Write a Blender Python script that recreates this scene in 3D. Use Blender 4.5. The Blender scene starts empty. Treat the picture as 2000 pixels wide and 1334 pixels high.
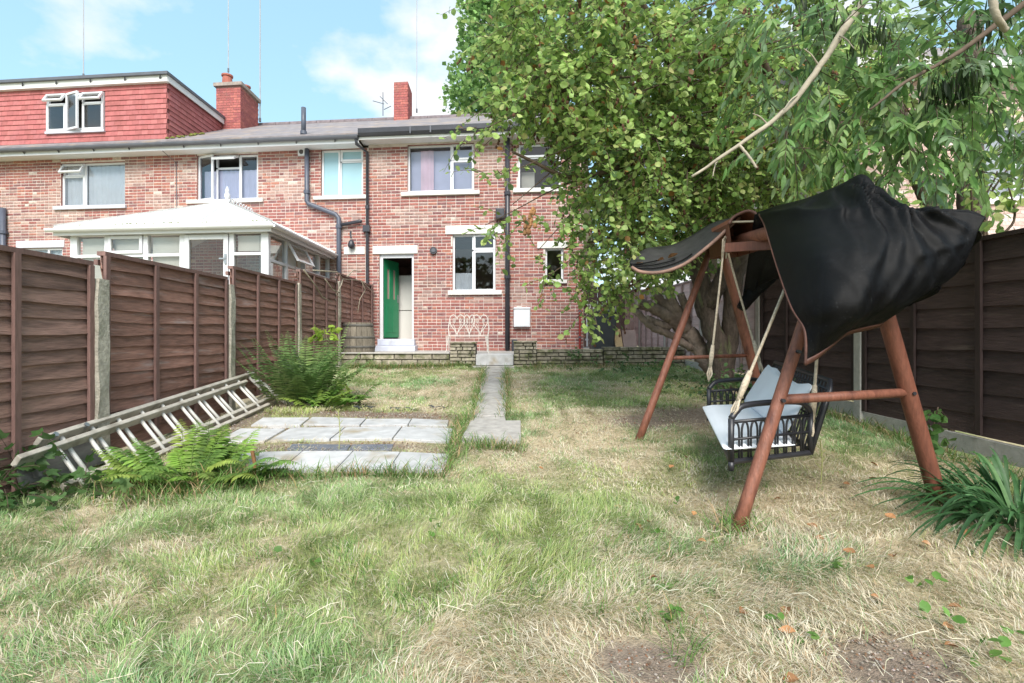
import bpy, math, random
import numpy as np
from mathutils import Vector, Matrix
random.seed(7)
RNG = np.random.default_rng(11)
R = math.radians
SC = bpy.context.scene
COL = SC.collection

# ---------------------------------------------------------------- camera, sky, sun, exposure
cam = bpy.data.cameras.new('camera'); camo = bpy.data.objects.new('camera', cam); COL.objects.link(camo)
camo.location = (0, 0, 1.0); camo.rotation_euler = (R(90), 0, 0)
cam.sensor_width = 36.0; cam.lens = 18.0; cam.shift_y = -0.0085
cam.clip_start = 0.05; cam.clip_end = 2000
SC.camera = camo

SUN_EL, SUN_AZ = R(43), R(176)          # azimuth clockwise from +Y (into the picture): behind the camera, to the left
W = bpy.data.worlds.new('World'); SC.world = W; W.use_nodes = True
nt = W.node_tree; nt.nodes.clear()
def wn(t, **k):
    n = nt.nodes.new(t)
    for a, b in k.items(): setattr(n, a, b)
    return n
sky = wn('ShaderNodeTexSky'); sky.sky_type = 'NISHITA'; sky.sun_disc = False
sky.sun_elevation = SUN_EL; sky.sun_rotation = SUN_AZ; sky.air_density = 1.0; sky.dust_density = 1.4; sky.ozone_density = 1.2
tc = wn('ShaderNodeTexCoord')
sep = wn('ShaderNodeSeparateXYZ'); nt.links.new(tc.outputs['Generated'], sep.inputs[0])
def wm(op, a, b=None, clamp=False):
    n = wn('ShaderNodeMath'); n.operation = op; n.use_clamp = clamp
    for i, v in enumerate((a, b)):
        if v is None: continue
        if isinstance(v, (int, float)): n.inputs[i].default_value = v
        else: nt.links.new(v, n.inputs[i])
    return n.outputs[0]
# cloud layer on a curved shell: stretch the direction as it nears the horizon
den = wm('ADD', wm('MAXIMUM', sep.outputs[2], 0.0), 0.32)
cx = wm('DIVIDE', sep.outputs[0], den); cy = wm('DIVIDE', sep.outputs[1], den)
comb = wn('ShaderNodeCombineXYZ'); nt.links.new(cx, comb.inputs[0]); nt.links.new(cy, comb.inputs[1])
mp = wn('ShaderNodeMapping'); mp.inputs['Location'].default_value = (3.46, 1.49, 0.0); nt.links.new(comb.outputs[0], mp.inputs[0])
n1 = wn('ShaderNodeTexNoise'); n1.inputs['Scale'].default_value = 1.75; n1.inputs['Detail'].default_value = 9; n1.inputs['Roughness'].default_value = 0.52
nt.links.new(mp.outputs[0], n1.inputs['Vector'])
cr = wn('ShaderNodeMapRange'); cr.inputs[1].default_value = 0.505; cr.inputs[2].default_value = 0.60; nt.links.new(n1.outputs[0], cr.inputs[0])
n2 = wn('ShaderNodeTexNoise'); n2.inputs['Scale'].default_value = 4.0; n2.inputs['Detail'].default_value = 7
nt.links.new(mp.outputs[0], n2.inputs['Vector'])
cc = wn('ShaderNodeMix'); cc.data_type = 'RGBA'
cc.inputs['A'].default_value = (3.5, 3.6, 3.85, 1); cc.inputs['B'].default_value = (5.3, 5.2, 5.1, 1)
nt.links.new(n2.outputs[0], cc.inputs['Factor'])
# thin summer haze whitens the blue a little all over
hz = wn('ShaderNodeMix'); hz.data_type = 'RGBA'; hz.inputs['Factor'].default_value = 0.46
nt.links.new(sky.outputs[0], hz.inputs['A']); hz.inputs['B'].default_value = (2.6, 4.5, 4.9, 1)
mx = wn('ShaderNodeMix'); mx.data_type = 'RGBA'
nt.links.new(wm('MULTIPLY', cr.outputs[0], 0.95), mx.inputs['Factor'])
nt.links.new(hz.outputs['Result'], mx.inputs['A']); nt.links.new(cc.outputs['Result'], mx.inputs['B'])
bg = wn('ShaderNodeBackground'); bg.inputs['Strength'].default_value = 0.098
nt.links.new(mx.outputs['Result'], bg.inputs['Color'])
wo = wn('ShaderNodeOutputWorld'); nt.links.new(bg.outputs[0], wo.inputs[0])

sl = bpy.data.lights.new('sun', 'SUN'); so = bpy.data.objects.new('sun', sl); COL.objects.link(so)
sl.energy = 2.2; sl.angle = R(34); sl.color = (1.0, 0.95, 0.88)
sd = Vector((math.sin(SUN_AZ)*math.cos(SUN_EL), math.cos(SUN_AZ)*math.cos(SUN_EL), math.sin(SUN_EL)))
so.rotation_euler = sd.to_track_quat('Z', 'Y').to_euler()

SC.view_settings.view_transform = 'Standard'; SC.view_settings.look = 'None'
SC.view_settings.gamma = 1; SC.view_settings.use_curve_mapping = False
SC.view_settings.exposure = 1.42
SC.render.engine = 'CYCLES'
SC.cycles.use_denoising = True
SC.cycles.max_bounces = 8; SC.cycles.transparent_max_bounces = 16

# ---------------------------------------------------------------- materials
def M(name, col=(.5,.5,.5), rough=.6, var=.15, scale=8, bump=0, bscale=40, attr=False, objrand=0, metal=0, spec=.4,
      col2=None, c2scale=3, c2lo=.5, c2hi=.62, stretch=(1,1,1), transl=0, detail=5, bdist=.01, local=False):
    m = bpy.data.materials.new(name); m.use_nodes = True
    t = m.node_tree; t.nodes.clear(); L = t.links.new
    N = lambda k: t.nodes.new(k)
    out = N('ShaderNodeOutputMaterial'); p = N('ShaderNodeBsdfPrincipled')
    p.inputs['Roughness'].default_value = rough; p.inputs['Metallic'].default_value = metal
    p.inputs['Specular IOR Level'].default_value = spec
    if local: g = N('ShaderNodeTexCoord').outputs['Object']
    else: g = N('ShaderNodeNewGeometry').outputs['Position']
    mpn = N('ShaderNodeMapping'); mpn.inputs['Scale'].default_value = stretch; L(g, mpn.inputs[0]); P = mpn.outputs[0]
    if attr:
        a = N('ShaderNodeAttribute'); a.attribute_name = 'tint'; c = a.outputs['Color']
    else:
        a = N('ShaderNodeRGB'); a.outputs[0].default_value = (*col, 1); c = a.outputs[0]
    def noise(s, d=5):
        n = N('ShaderNodeTexNoise'); n.inputs['Scale'].default_value = s; n.inputs['Detail'].default_value = d; L(P, n.inputs['Vector']); return n.outputs[0]
    def rng(v, a0, a1, b0, b1):
        n = N('ShaderNodeMapRange'); L(v, n.inputs[0])
        for i, x in enumerate((a0, a1, b0, b1)): n.inputs[i+1].default_value = x
        return n.outputs[0]
    if col2:
        x = N('ShaderNodeMix'); x.data_type = 'RGBA'; L(rng(noise(c2scale, 6), c2lo, c2hi, 0, 1), x.inputs['Factor'])
        L(c, x.inputs['A']); x.inputs['B'].default_value = (*col2, 1); c = x.outputs['Result']
    def mul(c, f):
        x = N('ShaderNodeVectorMath'); x.operation = 'SCALE'; L(c, x.inputs[0]); L(f, x.inputs['Scale']); return x.outputs[0]
    if var: c = mul(c, rng(noise(scale, detail), .25, .75, 1-var, 1+var))
    if objrand:
        oi = N('ShaderNodeObjectInfo'); c = mul(c, rng(oi.outputs['Random'], 0, 1, 1-objrand, 1+objrand))
    L(c, p.inputs['Base Color'])
    if bump:
        b = N('ShaderNodeBump'); b.inputs['Strength'].default_value = bump; b.inputs['Distance'].default_value = bdist
        L(noise(bscale, 4), b.inputs['Height']); L(b.outputs[0], p.inputs['Normal'])
    sh = p.outputs[0]
    if transl:
        tr = N('ShaderNodeBsdfTranslucent'); x = N('ShaderNodeMixShader'); x.inputs[0].default_value = transl
        L(c, tr.inputs['Color']); L(sh, x.inputs[1]); L(tr.outputs[0], x.inputs[2]); sh = x.outputs[0]
    L(sh, out.inputs[0])
    return m

def glass_mat(name, tint=(.9,.93,.95), refl=2.6):
    m = bpy.data.materials.new(name); m.use_nodes = True
    t = m.node_tree; t.nodes.clear(); L = t.links.new
    out = t.nodes.new('ShaderNodeOutputMaterial'); tr = t.nodes.new('ShaderNodeBsdfTransparent'); tr.inputs[0].default_value = (*tint, 1)
    gl = t.nodes.new('ShaderNodeBsdfGlossy'); gl.inputs['Roughness'].default_value = .02
    fr = t.nodes.new('ShaderNodeFresnel'); fr.inputs[0].default_value = 1.5
    k = t.nodes.new('ShaderNodeMath'); k.operation = 'MULTIPLY'; k.use_clamp = True; k.inputs[1].default_value = refl; L(fr.outputs[0], k.inputs[0])
    x = t.nodes.new('ShaderNodeMixShader'); L(k.outputs[0], x.inputs[0]); L(tr.outputs[0], x.inputs[1]); L(gl.outputs[0], x.inputs[2])
    L(x.outputs[0], out.inputs[0]); return m

m_brick = M('brick_clay', attr=True, rough=.88, var=.30, scale=22, bump=.6, bscale=90, bdist=.006, objrand=0, col2=(.21,.145,.128), c2scale=1.3, c2lo=.56, c2hi=.86)
m_mortar = M('mortar', (.56,.49,.45), .95, .25, 6, bump=.5, bscale=120, bdist=.004)
m_white = M('white_upvc', (.66,.67,.70), .35, .05, 3, spec=.5)
m_whitepaint = M('white_masonry_paint', (.63,.62,.59), .6, .09, 6, bump=.2, bscale=60, col2=(.55,.53,.49), c2lo=.63, c2hi=.75)
m_greypaint = M('grey_masonry_paint', (.50,.51,.57), .6, .08, 6)
m_soffit = M('soffit_white', (.68,.68,.68), .5, .07, 2)
m_steppaint = M('step_paint', (.50,.53,.62), .6, .1, 8, col2=(.42,.43,.47), c2lo=.6, c2hi=.72)
m_glass = glass_mat('window_glass')
m_frost = M('frosted_glass', (.30,.47,.53), .18, .04, 2, spec=.6)
m_net = M('net_curtain', (.86,.89,.95), .9, .05, 4, transl=.2)
m_lilac = M('lilac_curtain', (.62,.62,.80), .9, .06, 4)
m_pink = M('pink_curtain', (.85,.62,.72), .9, .12, 2.5)
m_cream = M('cream_blind', (.80,.75,.66), .8, .06, 3)
m_dark = M('dark_interior', (.10,.09,.09), .9, .1, 3)
m_room = M('kitchen_plaster', (.42,.30,.29), .9, .06, 2)
m_slate = M('roof_slate', (.21,.19,.20), .8, .25, 5, bump=.6, bscale=24, col2=(.30,.24,.20), c2lo=.5, c2hi=.7, c2scale=2)
m_ridge = M('ridge_clay', (.17,.14,.15), .85, .3, 9, bump=.3)
m_redtile = M('red_hung_tile', attr=True, rough=.75, var=.14, scale=9, bump=.25, bscale=60, bdist=.004)
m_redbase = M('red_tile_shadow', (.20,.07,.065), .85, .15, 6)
m_gutter = M('grey_gutter', (.10,.105,.125), .4, .15, 5)
m_blackpipe = M('black_pipe_paint', (.035,.036,.045), .38, .2, 9, spec=.5)
m_pipe = M('slate_grey_pipe', (.075,.085,.115), .4, .15, 6)
m_moss = M('moss', (.16,.17,.04), .95, .3, 30, bump=.6)
m_lead = M('lead_flashing', (.36,.37,.40), .55, .15, 5)
m_pot = M('terracotta_pot', (.36,.12,.09), .85, .2, 9)
m_polyroof = M('white_polycarbonate', (.72,.72,.71), .35, .03, 2, spec=.4)
m_green = M('green_door_paint', (.02,.25,.11), .35, .1, 4, spec=.5)
m_fridge = M('fridge_white', (.58,.57,.54), .3, .03, 2)
m_metal = M('dull_steel', (.42,.43,.45), .38, .15, 12, metal=.85)
m_fence = M('brown_fence_stain', (.275,.145,.112), .72, .34, 7, bump=.55, bscale=16, objrand=.26, stretch=(9,1,9), col2=(.33,.255,.24), c2lo=.56, c2hi=.76, c2scale=2.2)
m_fence2 = M('faded_fence_stain', (.25,.148,.12), .75, .34, 7, bump=.55, bscale=16, objrand=.22, stretch=(9,1,9), col2=(.13,.075,.062), c2lo=.50, c2hi=.70, c2scale=1.6)
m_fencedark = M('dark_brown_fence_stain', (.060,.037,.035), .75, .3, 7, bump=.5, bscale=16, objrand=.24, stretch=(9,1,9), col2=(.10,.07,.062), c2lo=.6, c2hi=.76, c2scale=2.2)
m_fencepale = M('pale_sunlit_fence_wood', (.60,.46,.45), .85, .18, 5, bump=.4, bscale=16, objrand=.14, stretch=(9,1,9))  # far panels: paler wood, with sunlight partly put into its colour
m_batten = M('fence_batten_stain', (.185,.108,.095), .7, .25, 9, stretch=(6,6,1), objrand=.15)
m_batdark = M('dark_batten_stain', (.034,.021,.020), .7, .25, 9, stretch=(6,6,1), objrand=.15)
m_conc = M('post_concrete', (.40,.37,.31), .95, .3, 30, bump=.8, bscale=70, col2=(.26,.25,.19), c2lo=.52, c2hi=.68, c2scale=5)
m_concpale = M('pale_post_concrete', (.44,.42,.39), .95, .15, 20, bump=.5, bscale=70)
m_slab = M('paving_slab', (.43,.43,.435), .85, .2, 9, bump=.25, bscale=90, objrand=.08, col2=(.30,.255,.19), c2lo=.54, c2hi=.72, c2scale=3.4)
m_slabdark = M('dark_wet_slab', (.13,.14,.17), .6, .25, 12, bump=.3)
m_path = M('path_concrete', (.36,.34,.32), .9, .22, 14, bump=.5, bscale=110, objrand=.1, col2=(.24,.22,.19), c2lo=.55, c2hi=.7, c2scale=4)
m_patio = M('patio_concrete', (.40,.39,.37), .9, .2, 6, bump=.3)
m_stone = M('walling_stone', (.34,.305,.24), .95, .35, 16, bump=.9, bscale=50, objrand=.22, col2=(.13,.135,.07), c2lo=.44, c2hi=.62, c2scale=7)
m_stonemortar = M('wall_mortar', (.13,.12,.10), .95, .3, 14, bump=.6)
m_weather = M('weathered_ladder_wood', (.46,.425,.37), .8, .22, 10, bump=.35, bscale=40, col2=(.30,.27,.225), c2lo=.54, c2hi=.68, c2scale=7)
m_alu = M('aluminium_rung', (.66,.64,.60), .5, .1, 10, metal=.1)
m_board = M('grey_old_plank', (.15,.145,.135), .85, .3, 8, bump=.3, stretch=(4,1,4))
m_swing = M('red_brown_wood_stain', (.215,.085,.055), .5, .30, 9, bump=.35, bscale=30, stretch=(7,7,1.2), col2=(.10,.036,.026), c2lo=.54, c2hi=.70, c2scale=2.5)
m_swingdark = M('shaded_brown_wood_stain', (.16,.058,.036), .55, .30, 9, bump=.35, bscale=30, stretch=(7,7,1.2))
m_trim = M('rust_fabric_trim', (.085,.034,.024), .6, .35, 14, bump=.3)
m_iron = M('black_iron', (.022,.022,.027), .4, .3, 20, spec=.5)
m_cush = M('white_cushion', (.74,.77,.82), .75, .06, 5, bump=.1, bscale=30)
m_rope = M('hemp_rope', (.50,.42,.32), .9, .3, 60, bump=.6, bscale=180)
m_barrel = M('grey_barrel_wood', (.19,.165,.13), .85, .3, 8, bump=.4, bscale=30, objrand=.2, stretch=(5,5,1))
m_hoop = M('barrel_hoop', (.10,.095,.085), .7, .3, 12)
m_wire = M('white_wire_paint', (.58,.55,.51), .5, .15, 20)
m_bark = M('tree_bark', (.105,.08,.065), .95, .45, 9, bump=1, bscale=26, bdist=.03, stretch=(3,3,.8), col2=(.15,.17,.08), c2lo=.55, c2hi=.72, c2scale=4)
m_barkpale = M('pale_branch_bark', (.32,.28,.215), .9, .3, 12, bump=.5, bscale=50)
m_cutwood = M('cut_wood', (.40,.33,.26), .9, .25, 20, bump=.3)
m_twig = M('twig_bark', (.10,.07,.05), .9, .3, 20)
m_leaf = M('leaf', attr=True, rough=.45, var=.22, scale=30, transl=.5, spec=.35)
m_farleaf = M('far_leaf', attr=True, rough=.6, var=.2, scale=3, transl=.35, spec=.25)
m_grass = M('grass_blade', attr=True, rough=.6, var=.1, scale=20, transl=.3, spec=.25)
m_deadleaf = M('dead_leaf', (.34,.17,.075), .8, .35, 40, objrand=.35, transl=.15)
m_bin = M('dark_plastic', (.045,.05,.055), .5, .15, 8)
m_tan = M('tan_board', (.42,.30,.17), .8, .15, 6, stretch=(5,5,1))
m_brownboard = M('dusty_brown_board', (.24,.18,.17), .8, .15, 6)
m_greyboard = M('grey_board', (.42,.42,.42), .8, .18, 6)
m_bricktex_a = (.30,.12,.10)
# ---------------------------------------------------------------- geometry helpers
class MB:
    def __init__(s, f=None): s.v = []; s.f = []; s.c = []; s.map = f
    def add(s, verts, faces, col=None):
        b = len(s.v)
        if s.map: verts = [s.map(*p) for p in verts]
        s.v += [tuple(p) for p in verts]; s.f += [tuple(b+i for i in q) for q in faces]
        s.c += [col]*len(verts)
        return s
    def box(s, x0, x1, y0, y1, z0, z1, col=None, skip=''):
        v = [(x0,y0,z0),(x1,y0,z0),(x1,y1,z0),(x0,y1,z0),(x0,y0,z1),(x1,y0,z1),(x1,y1,z1),(x0,y1,z1)]
        fs = {'b':(0,3,2,1),'t':(4,5,6,7),'f':(0,1,5,4),'r':(1,2,6,5),'k':(2,3,7,6),'l':(3,0,4,7)}
        return s.add(v, [q for k, q in fs.items() if k not in skip], col)
    def quad(s, a, b, c, d, col=None): return s.add([a,b,c,d], [(0,1,2,3)], col)
    def bar(s, a, b, w, h=None, up=(0,0,1), col=None):
        """square bar between two points"""
        h = h or w; a = Vector(a); b = Vector(b); d = (b-a).normalized(); u = Vector(up)
        if abs(d.dot(u)) > .98: u = Vector((1,0,0))
        x = d.cross(u).normalized(); y = x.cross(d)
        v = []
        for p in (a, b):
            for i, j in ((-1,-1),(1,-1),(1,1),(-1,1)): v.append(p + x*(i*w/2) + y*(j*h/2))
        return s.add(v, [(0,1,2,3),(4,7,6,5),(0,4,5,1),(1,5,6,2),(2,6,7,3),(3,7,4,0)], col)
    def tube(s, pts, r, n=8, cap=True, jit=0, col=None):
        pts = [Vector(p) for p in pts]; k = len(pts)
        rr = r if isinstance(r, (list, tuple)) else [r]*k
        v = []; fr = None
        for i, p in enumerate(pts):
            d = (pts[min(i+1,k-1)] - pts[max(i-1,0)]).normalized()
            if fr is None:
                u = Vector((0,0,1)) if abs(d.z) < .9 else Vector((1,0,0))
                x = d.cross(u).normalized()
            else:
                x = (fr - d*fr.dot(d)).normalized()
            fr = x; y = d.cross(x)
            for j in range(n):
                a = 2*math.pi*j/n; q = rr[i]*(1 + (random.uniform(-jit, jit) if jit else 0))
                v.append(p + (x*math.cos(a) + y*math.sin(a))*q)
        f = []
        for i in range(k-1):
            for j in range(n):
                f.append((i*n+j, i*n+(j+1)%n, (i+1)*n+(j+1)%n, (i+1)*n+j))
        if cap: f += [tuple(range(n-1,-1,-1)), tuple((k-1)*n+j for j in range(n))]
        return s.add(v, f, col)
    def lathe(s, prof, n=16, c=(0,0,0), col=None):
        v = []; f = []
        for r, z in prof:
            for j in range(n):
                a = 2*math.pi*j/n; v.append((c[0]+r*math.cos(a), c[1]+r*math.sin(a), c[2]+z))
        for i in range(len(prof)-1):
            for j in range(n): f.append((i*n+j, i*n+(j+1)%n, (i+1)*n+(j+1)%n, (i+1)*n+j))
        f.append(tuple(range(n-1,-1,-1))); f.append(tuple((len(prof)-1)*n+j for j in range(n)))
        return s.add(v, f, col)

def wloc(o):
    p = Vector((0,0,0))
    while o is not None: p += o.location; o = o.parent
    return p
def link(name, me, parent=None, kind=None, loc=None, smooth=False):
    o = bpy.data.objects.new(name, me); COL.objects.link(o)
    if parent is not None: o.parent = parent
    if loc is not None: o.location = loc
    if kind: o['kind'] = kind
    if smooth and me is not None:
        me.polygons.foreach_set('use_smooth', [True]*len(me.polygons))
    return o
def obj(name, mb, mat, parent=None, kind=None, smooth=False, bevel=0, origin=None):
    """link the shapes in mb as ONE mesh object (verts given in world space)"""
    off = wloc(parent) if parent is not None else Vector((0,0,0))
    loc = None
    if origin is not None: loc = Vector(origin) - off; off = Vector(origin)
    me = bpy.data.meshes.new(name)
    me.from_pydata([(p[0]-off.x, p[1]-off.y, p[2]-off.z) for p in mb.v], [], mb.f)
    if mb.c and mb.c[0] is not None:
        a = me.color_attributes.new('tint', 'FLOAT_COLOR', 'POINT')
        a.data.foreach_set('color', np.array([(*c, 1) if len(c) == 3 else c for c in mb.c], dtype=np.float32).ravel())
    me.materials.append(mat); me.update()
    o = link(name, me, parent, kind, loc, smooth)
    if bevel:
        b = o.modifiers.new('bevel', 'BEVEL'); b.width = bevel; b.segments = 2; b.limit_method = 'ANGLE'
    return o
def obj_np(name, V, F, mat, parent=None, kind=None, tint=None, smooth=False):
    off = wloc(parent) if parent is not None else Vector((0,0,0))
    V = np.asarray(V, dtype=np.float32) - np.array(off, dtype=np.float32)
    F = np.asarray(F, dtype=np.int32); n, k = F.shape
    me = bpy.data.meshes.new(name); me.vertices.add(len(V)); me.vertices.foreach_set('co', V.ravel())
    me.loops.add(n*k); me.loops.foreach_set('vertex_index', F.ravel())
    me.polygons.add(n); me.polygons.foreach_set('loop_start', np.arange(0, n*k, k, dtype=np.int32))
    me.update(calc_edges=True)
    if tint is not None:
        a = me.color_attributes.new('tint', 'FLOAT_COLOR', 'POINT')
        t4 = np.ones((len(V), 4), dtype=np.float32); t4[:, :3] = tint; a.data.foreach_set('color', t4.ravel())
    me.materials.append(mat)
    return link(name, me, parent, kind, None, smooth)
def tag(o, label, cat, group=None):
    o['label'] = label; o['category'] = cat
    if group: o['group'] = group
    return o
def thing(name, label, cat, loc=(0,0,0), group=None):
    o = bpy.data.objects.new(name, None); COL.objects.link(o); o.location = loc; o.empty_display_size = .2
    return tag(o, label, cat, group)

# the terrace of houses: s runs along the rear wall, d goes away from the garden, z is up
def F(s, d, z): return (-3.35 + .995*s - .03*d, 12.3 - .1*s + d, z)
def fs(px, d=0):
    k = (px-1000)/1000
    return (3.35 + .03*d + (12.3+d)*k)/(.995 + .1*k)
def fz(px, py, d=0): return 1 + (650-py)/1000*(12.3 + d - .1*fs(px, d))
def at(px, py, D): return Vector(((px-1000)/1000*D, D, 1 + (650-py)/1000*D))

def gz(x, y):
    """height of the garden: level near the swing, rising to the patio"""
    z = .057*(min(y, 9.7)-3.2) if y > 3.2 else .02*(max(y, -20)-3.2)
    return z + .010*math.sin(2.3*x+1.1*y) + .008*math.sin(4.1*y-1.7*x+.6) + .006*math.sin(7.7*x+3.1)
def gz_np(x, y):
    z = np.where(y > 3.2, .057*(np.minimum(y, 9.7)-3.2), .02*(np.maximum(y, -20)-3.2))
    return z + .010*np.sin(2.3*x+1.1*y) + .008*np.sin(4.1*y-1.7*x+.6) + .006*np.sin(7.7*x+3.1)

def vnoise(x, y, seed=0):
    """smooth value noise for numpy arrays, 0..1"""
    xi = np.floor(x).astype(int); yi = np.floor(y).astype(int); fx = x-xi; fy = y-yi
    fx = fx*fx*(3-2*fx); fy = fy*fy*(3-2*fy)
    def h(a, b):
        n = (a*374761393 + b*668265263 + seed*982451653) & 0xffffffff
        n = ((n ^ (n >> 13))*1274126177) & 0xffffffff
        return ((n ^ (n >> 16)) & 0xffff)/65535.
    return (h(xi,yi)*(1-fx)+h(xi+1,yi)*fx)*(1-fy) + (h(xi,yi+1)*(1-fx)+h(xi+1,yi+1)*fx)*fy

# ---------------------------------------------------------------- ground
xs = np.unique(np.concatenate([np.linspace(-600,-8,14), np.linspace(-7.5,7.5,170), np.linspace(8,600,14)]))
ys = np.unique(np.concatenate([np.linspace(-600,-4,14), np.linspace(-3.5,13,190), np.linspace(14,900,16)]))
GX, GY = np.meshgrid(xs, ys)
GZ = gz_np(GX, GY) + np.where((abs(GX) < 7) & (GY < 11), (vnoise(GX*7, GY*7)-.5)*.022, 0)
nx, ny = len(xs), len(ys)
idx = np.arange(nx*ny).reshape(ny, nx)
FQ = np.stack([idx[:-1,:-1], idx[:-1,1:], idx[1:,1:], idx[1:,:-1]], -1).reshape(-1, 4)
def soil_amount(x, y):
    s = np.zeros(len(x))
    for (cx_,cy_,rx,ry,k) in ((.42,1.58,.24,.17,1.4),(1.20,1.60,.30,.22,1.3),(1.0,2.05,.25,.12,.6),(2.3,5.4,1.3,.7,1.1),(1.35,5.1,.6,.4,1.0),(-1.5,4.17,1.2,.13,1.2),(-1.5,4.85,1.2,.06,1),(-1.4,5.4,1.3,.24,1.1),(-2.75,4.9,.35,1.6,1.0),(-.72,4.7,.18,.7,.6),(-.1,4.15,.35,.15,.5),(2.1,3.2,.5,.4,.35)):
        s = np.maximum(s, k*np.clip(1.6-1.6*(((x-cx_)/rx)**2+((y-cy_)/ry)**2)**.5, 0, 1))
    return s
m_ground = M('garden_ground', attr=True, rough=.98, var=.35, scale=34, bump=.9, bscale=130, bdist=.012)
xf, yf = GX.ravel(), GY.ravel(); so_a = np.clip(soil_amount(xf, yf)*1.1, 0, 1)[:,None]; gn = np.clip((vnoise(xf*1.3+5, yf*1.3, 3)*.6+vnoise(xf*4.5, yf*4.5+7, 4)*.4-.3)*2.2, 0, 1)[:,None]
gcol = np.array([[.46,.38,.25]])*(1-gn) + np.array([[.21,.25,.10]])*gn
gcol = gcol*(1-so_a) + np.array([[.20,.155,.12]])*so_a
obj_np('ground', np.stack([GX, GY, GZ], -1).reshape(-1, 3), FQ, m_ground, kind='structure', tint=gcol, smooth=True)

# ---------------------------------------------------------------- houses
RED = [(.30,.118,.098),(.27,.102,.088),(.33,.132,.108),(.24,.094,.084),(.29,.125,.110),(.205,.094,.092),(.35,.152,.112)]
GREYB = [(.33,.20,.17),(.36,.23,.195),(.29,.18,.16),(.385,.26,.225)]
BUFF = [(.47,.37,.32),(.43,.31,.26),(.50,.42,.37)]
TONES = RED + GREYB + BUFF
def brick_tone(s, z, pale):
    n = float(vnoise(np.array([s*1.1+40]), np.array([z*1.6+9]), 3)[0]); r = random.random()
    if r < .008 + pale*.035: return random.randrange(11, 14)
    if n + random.uniform(-.2,.2) > .73 - pale*.12: return random.randrange(7, 11)
    return random.randrange(0, 7)
BRICK_ME = {}
def brick_mesh(w, t):
    k = (round(w, 3), t)
    if k not in BRICK_ME:
        mb = MB(lambda s, d, z: (s*.995 - d*.03, -s*.1 + d, z)); h = .0305; b = .004
        x = w/2; c = TONES[t]
        v = [(-x,.012,-h),(x,.012,-h),(x,.012,h),(-x,.012,h),(-x,-.001,-h),(x,-.001,-h),(x,-.001,h),(-x,-.001,h),
             (-x+b,-.006,-h+b),(x-b,-.006,-h+b),(x-b,-.006,h-b),(-x+b,-.006,h-b)]
        f = [(8,9,10,11)]
        for i in range(4):
            j = (i+1)%4; f += [(i,j,4+j,4+i),(4+i,4+j,8+j,8+i)]
        mb.add(v, f, c)
        me = bpy.data.meshes.new('brick')
        me.from_pydata(mb.v, [], mb.f)
        a = me.color_attributes.new('tint', 'FLOAT_COLOR', 'POINT'); a.data.foreach_set('color', np.array([(*q, 1) for q in mb.c], dtype=np.float32).ravel())
        me.materials.append(m_brick); me.update(); BRICK_ME[k] = me
    return BRICK_ME[k]

def sub_intervals(a, b, cuts):
    out = [(a, b)]
    for c0, c1 in cuts:
        nx_ = []
        for x0, x1 in out:
            if c1 <= x0 or c0 >= x1: nx_.append((x0, x1)); continue
            if c0 > x0: nx_.append((x0, c0))
            if c1 < x1: nx_.append((c1, x1))
        out = nx_
    return [q for q in out if q[1]-q[0] > .03]

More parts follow.
